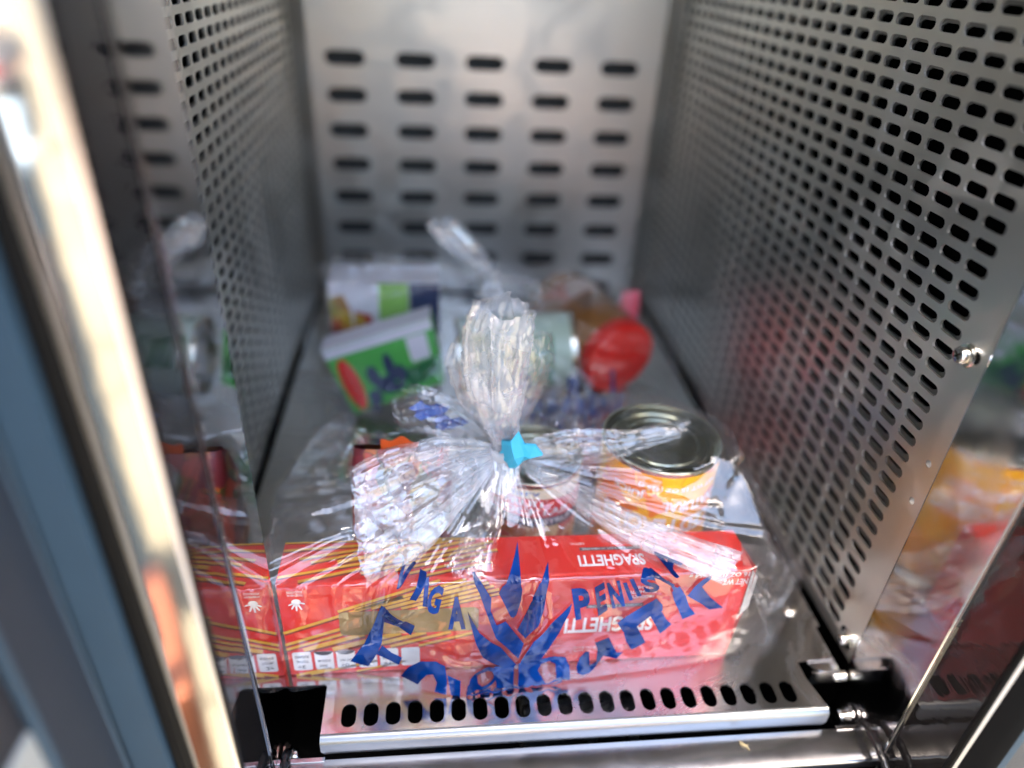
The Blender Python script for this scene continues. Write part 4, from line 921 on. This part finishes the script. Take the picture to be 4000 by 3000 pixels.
    for sx in (-1, 1):
        m = MB(); m.lathe([(0, 0), (8*s, 2), (12*s, 8), (0, 16)], (x+sx*32*s, y+98*s, Z(1592)), (0, 1, 0), 12); m.build("eye", M['hair'], root, smooth=True)
        m = MB(); m.lathe([(0, 0), (22*s, 4), (30*s, 14), (0, 24)], (x+sx*86*s, y+8*s, Z(1580)), (sx, 0, 0), 12); m.build("ear", skin, root, smooth=True)
    m = MB(); m.tube([(x, y+b_*s, Z(c__)) for b_, c__ in ((96, 1600), (112, 1575), (122, 1556), (98, 1546))], [8*s, 11*s, 14*s, 9*s], 10); m.build("nose", skin, root, smooth=True)
    m = MB(); m.box((x-26*s, y+96*s, Z(1516)), (x+26*s, y+106*s, Z(1526)), 2); m.build("mouth", M['berry'], root)
by = empty("person", (-455, -7550, GZ), "person in white cap, grey shirt and dark trousers standing far off, mirrored in chrome strip", "person")
bx, by_ = -455, -7550
person(by, bx, by_, [((bx-150, by_+20, GZ+710), (bx-110, by_+150, GZ+690)), ((bx+150, by_+20, GZ+710), (bx+110, by_+150, GZ+690))], M['skin'], M['grey_shirt'], M['dark_trousers'], M['white_cloth'], M['white_cloth'], s=.63)
cb2 = empty("carrier_bag", (-560, -7330, GZ+640), "red and white carrier bag held in front of the far person in the white cap", "bag")
m_ = MB(); m_.prism([(-640, GZ+560), (-500, GZ+560), (-515, GZ+760), (-625, GZ+760)], -7375, -7310, 'y'); m_.build("bag_side", M['white_card'], cb2)
m_ = MB(); m_.prism([(-632, GZ+610), (-508, GZ+610), (-514, GZ+710), (-626, GZ+710)], -7309, -7306, 'y'); m_.build("red_panel", M['lid_red'], cb2)
px, py = 150, -760
ph = empty("person", (px, py, GZ), "person in pale shirt and denim shorts standing close before the locker holding a phone", "person")
person(ph, px, py, [((px-235, py+90, GZ+1290), (-105, -340, GZ+1610)), ((px+235, py+90, GZ+1290), (0, -340, GZ+1610))], M['skin'], M['shirt_pale'], M['denim'], M['white_cloth'], M['hair'], True)
phn = empty("phone", (-77, -262, 330), "black phone held up in both hands in front of the open locker", "phone")
q_ = MB(); c_ = CAM-fwd*12; R3 = Matrix((rt, up, bk)).transposed()
bm = bmesh.new(); bmesh.ops.create_cube(bm, size=1)
for v in bm.verts: v.co = Vector((v.co.x*162, v.co.y*78, v.co.z*8.5))
bmesh.ops.bevel(bm, geom=bm.edges[:], offset=3, segments=2, affect='EDGES'); bm.verts.index_update()
q_.add([c_+R3 @ (v.co+Vector((50, -20, 0))) for v in bm.verts], [[v.index for v in f.verts] for f in bm.faces]); bm.free()
q_.build("phone_body", M['phone'], phn, smooth=True)
hb = empty("handbag", (-230, -640, GZ+700), "brown leather handbag with dark felt strap hanging beside the person in pale shirt", "handbag")
m_ = MB(); m_.box((-275, -760, GZ+690), (-185, -500, GZ+900), 18); m_.build("bag_body", M['leather'], hb, smooth=True)
m_ = MB(); m_.tube([(-230, -740, GZ+890), (-240, -720, GZ+1100), (-215, -690, GZ+1420), (-235, -600, GZ+1100), (-230, -520, GZ+890)], [14]*5, 8); m_.build("strap", M['felt'], hb, smooth=True)

for o in list(bpy.data.objects):
    g_ = {'food_bag': 'knotted clear bags of groceries in the locker', 'peach_can': 'tin cans in the bags', 'fruit_cocktail_can': 'tin cans in the bags', 'side_lying_can': 'tin cans in the bags',
          'spaghetti_box': 'food cartons in the bags', 'green_carton': 'food cartons in the bags', 'strawberry_carton': 'food cartons in the bags', 'food_packet': 'soft packets in the bags', 'pink_packet': 'soft packets in the bags', 'person': 'people mirrored in the chrome strip'}.get(o.name.split('.')[0])
    if g_ and o.parent is None: o['group'] = g_
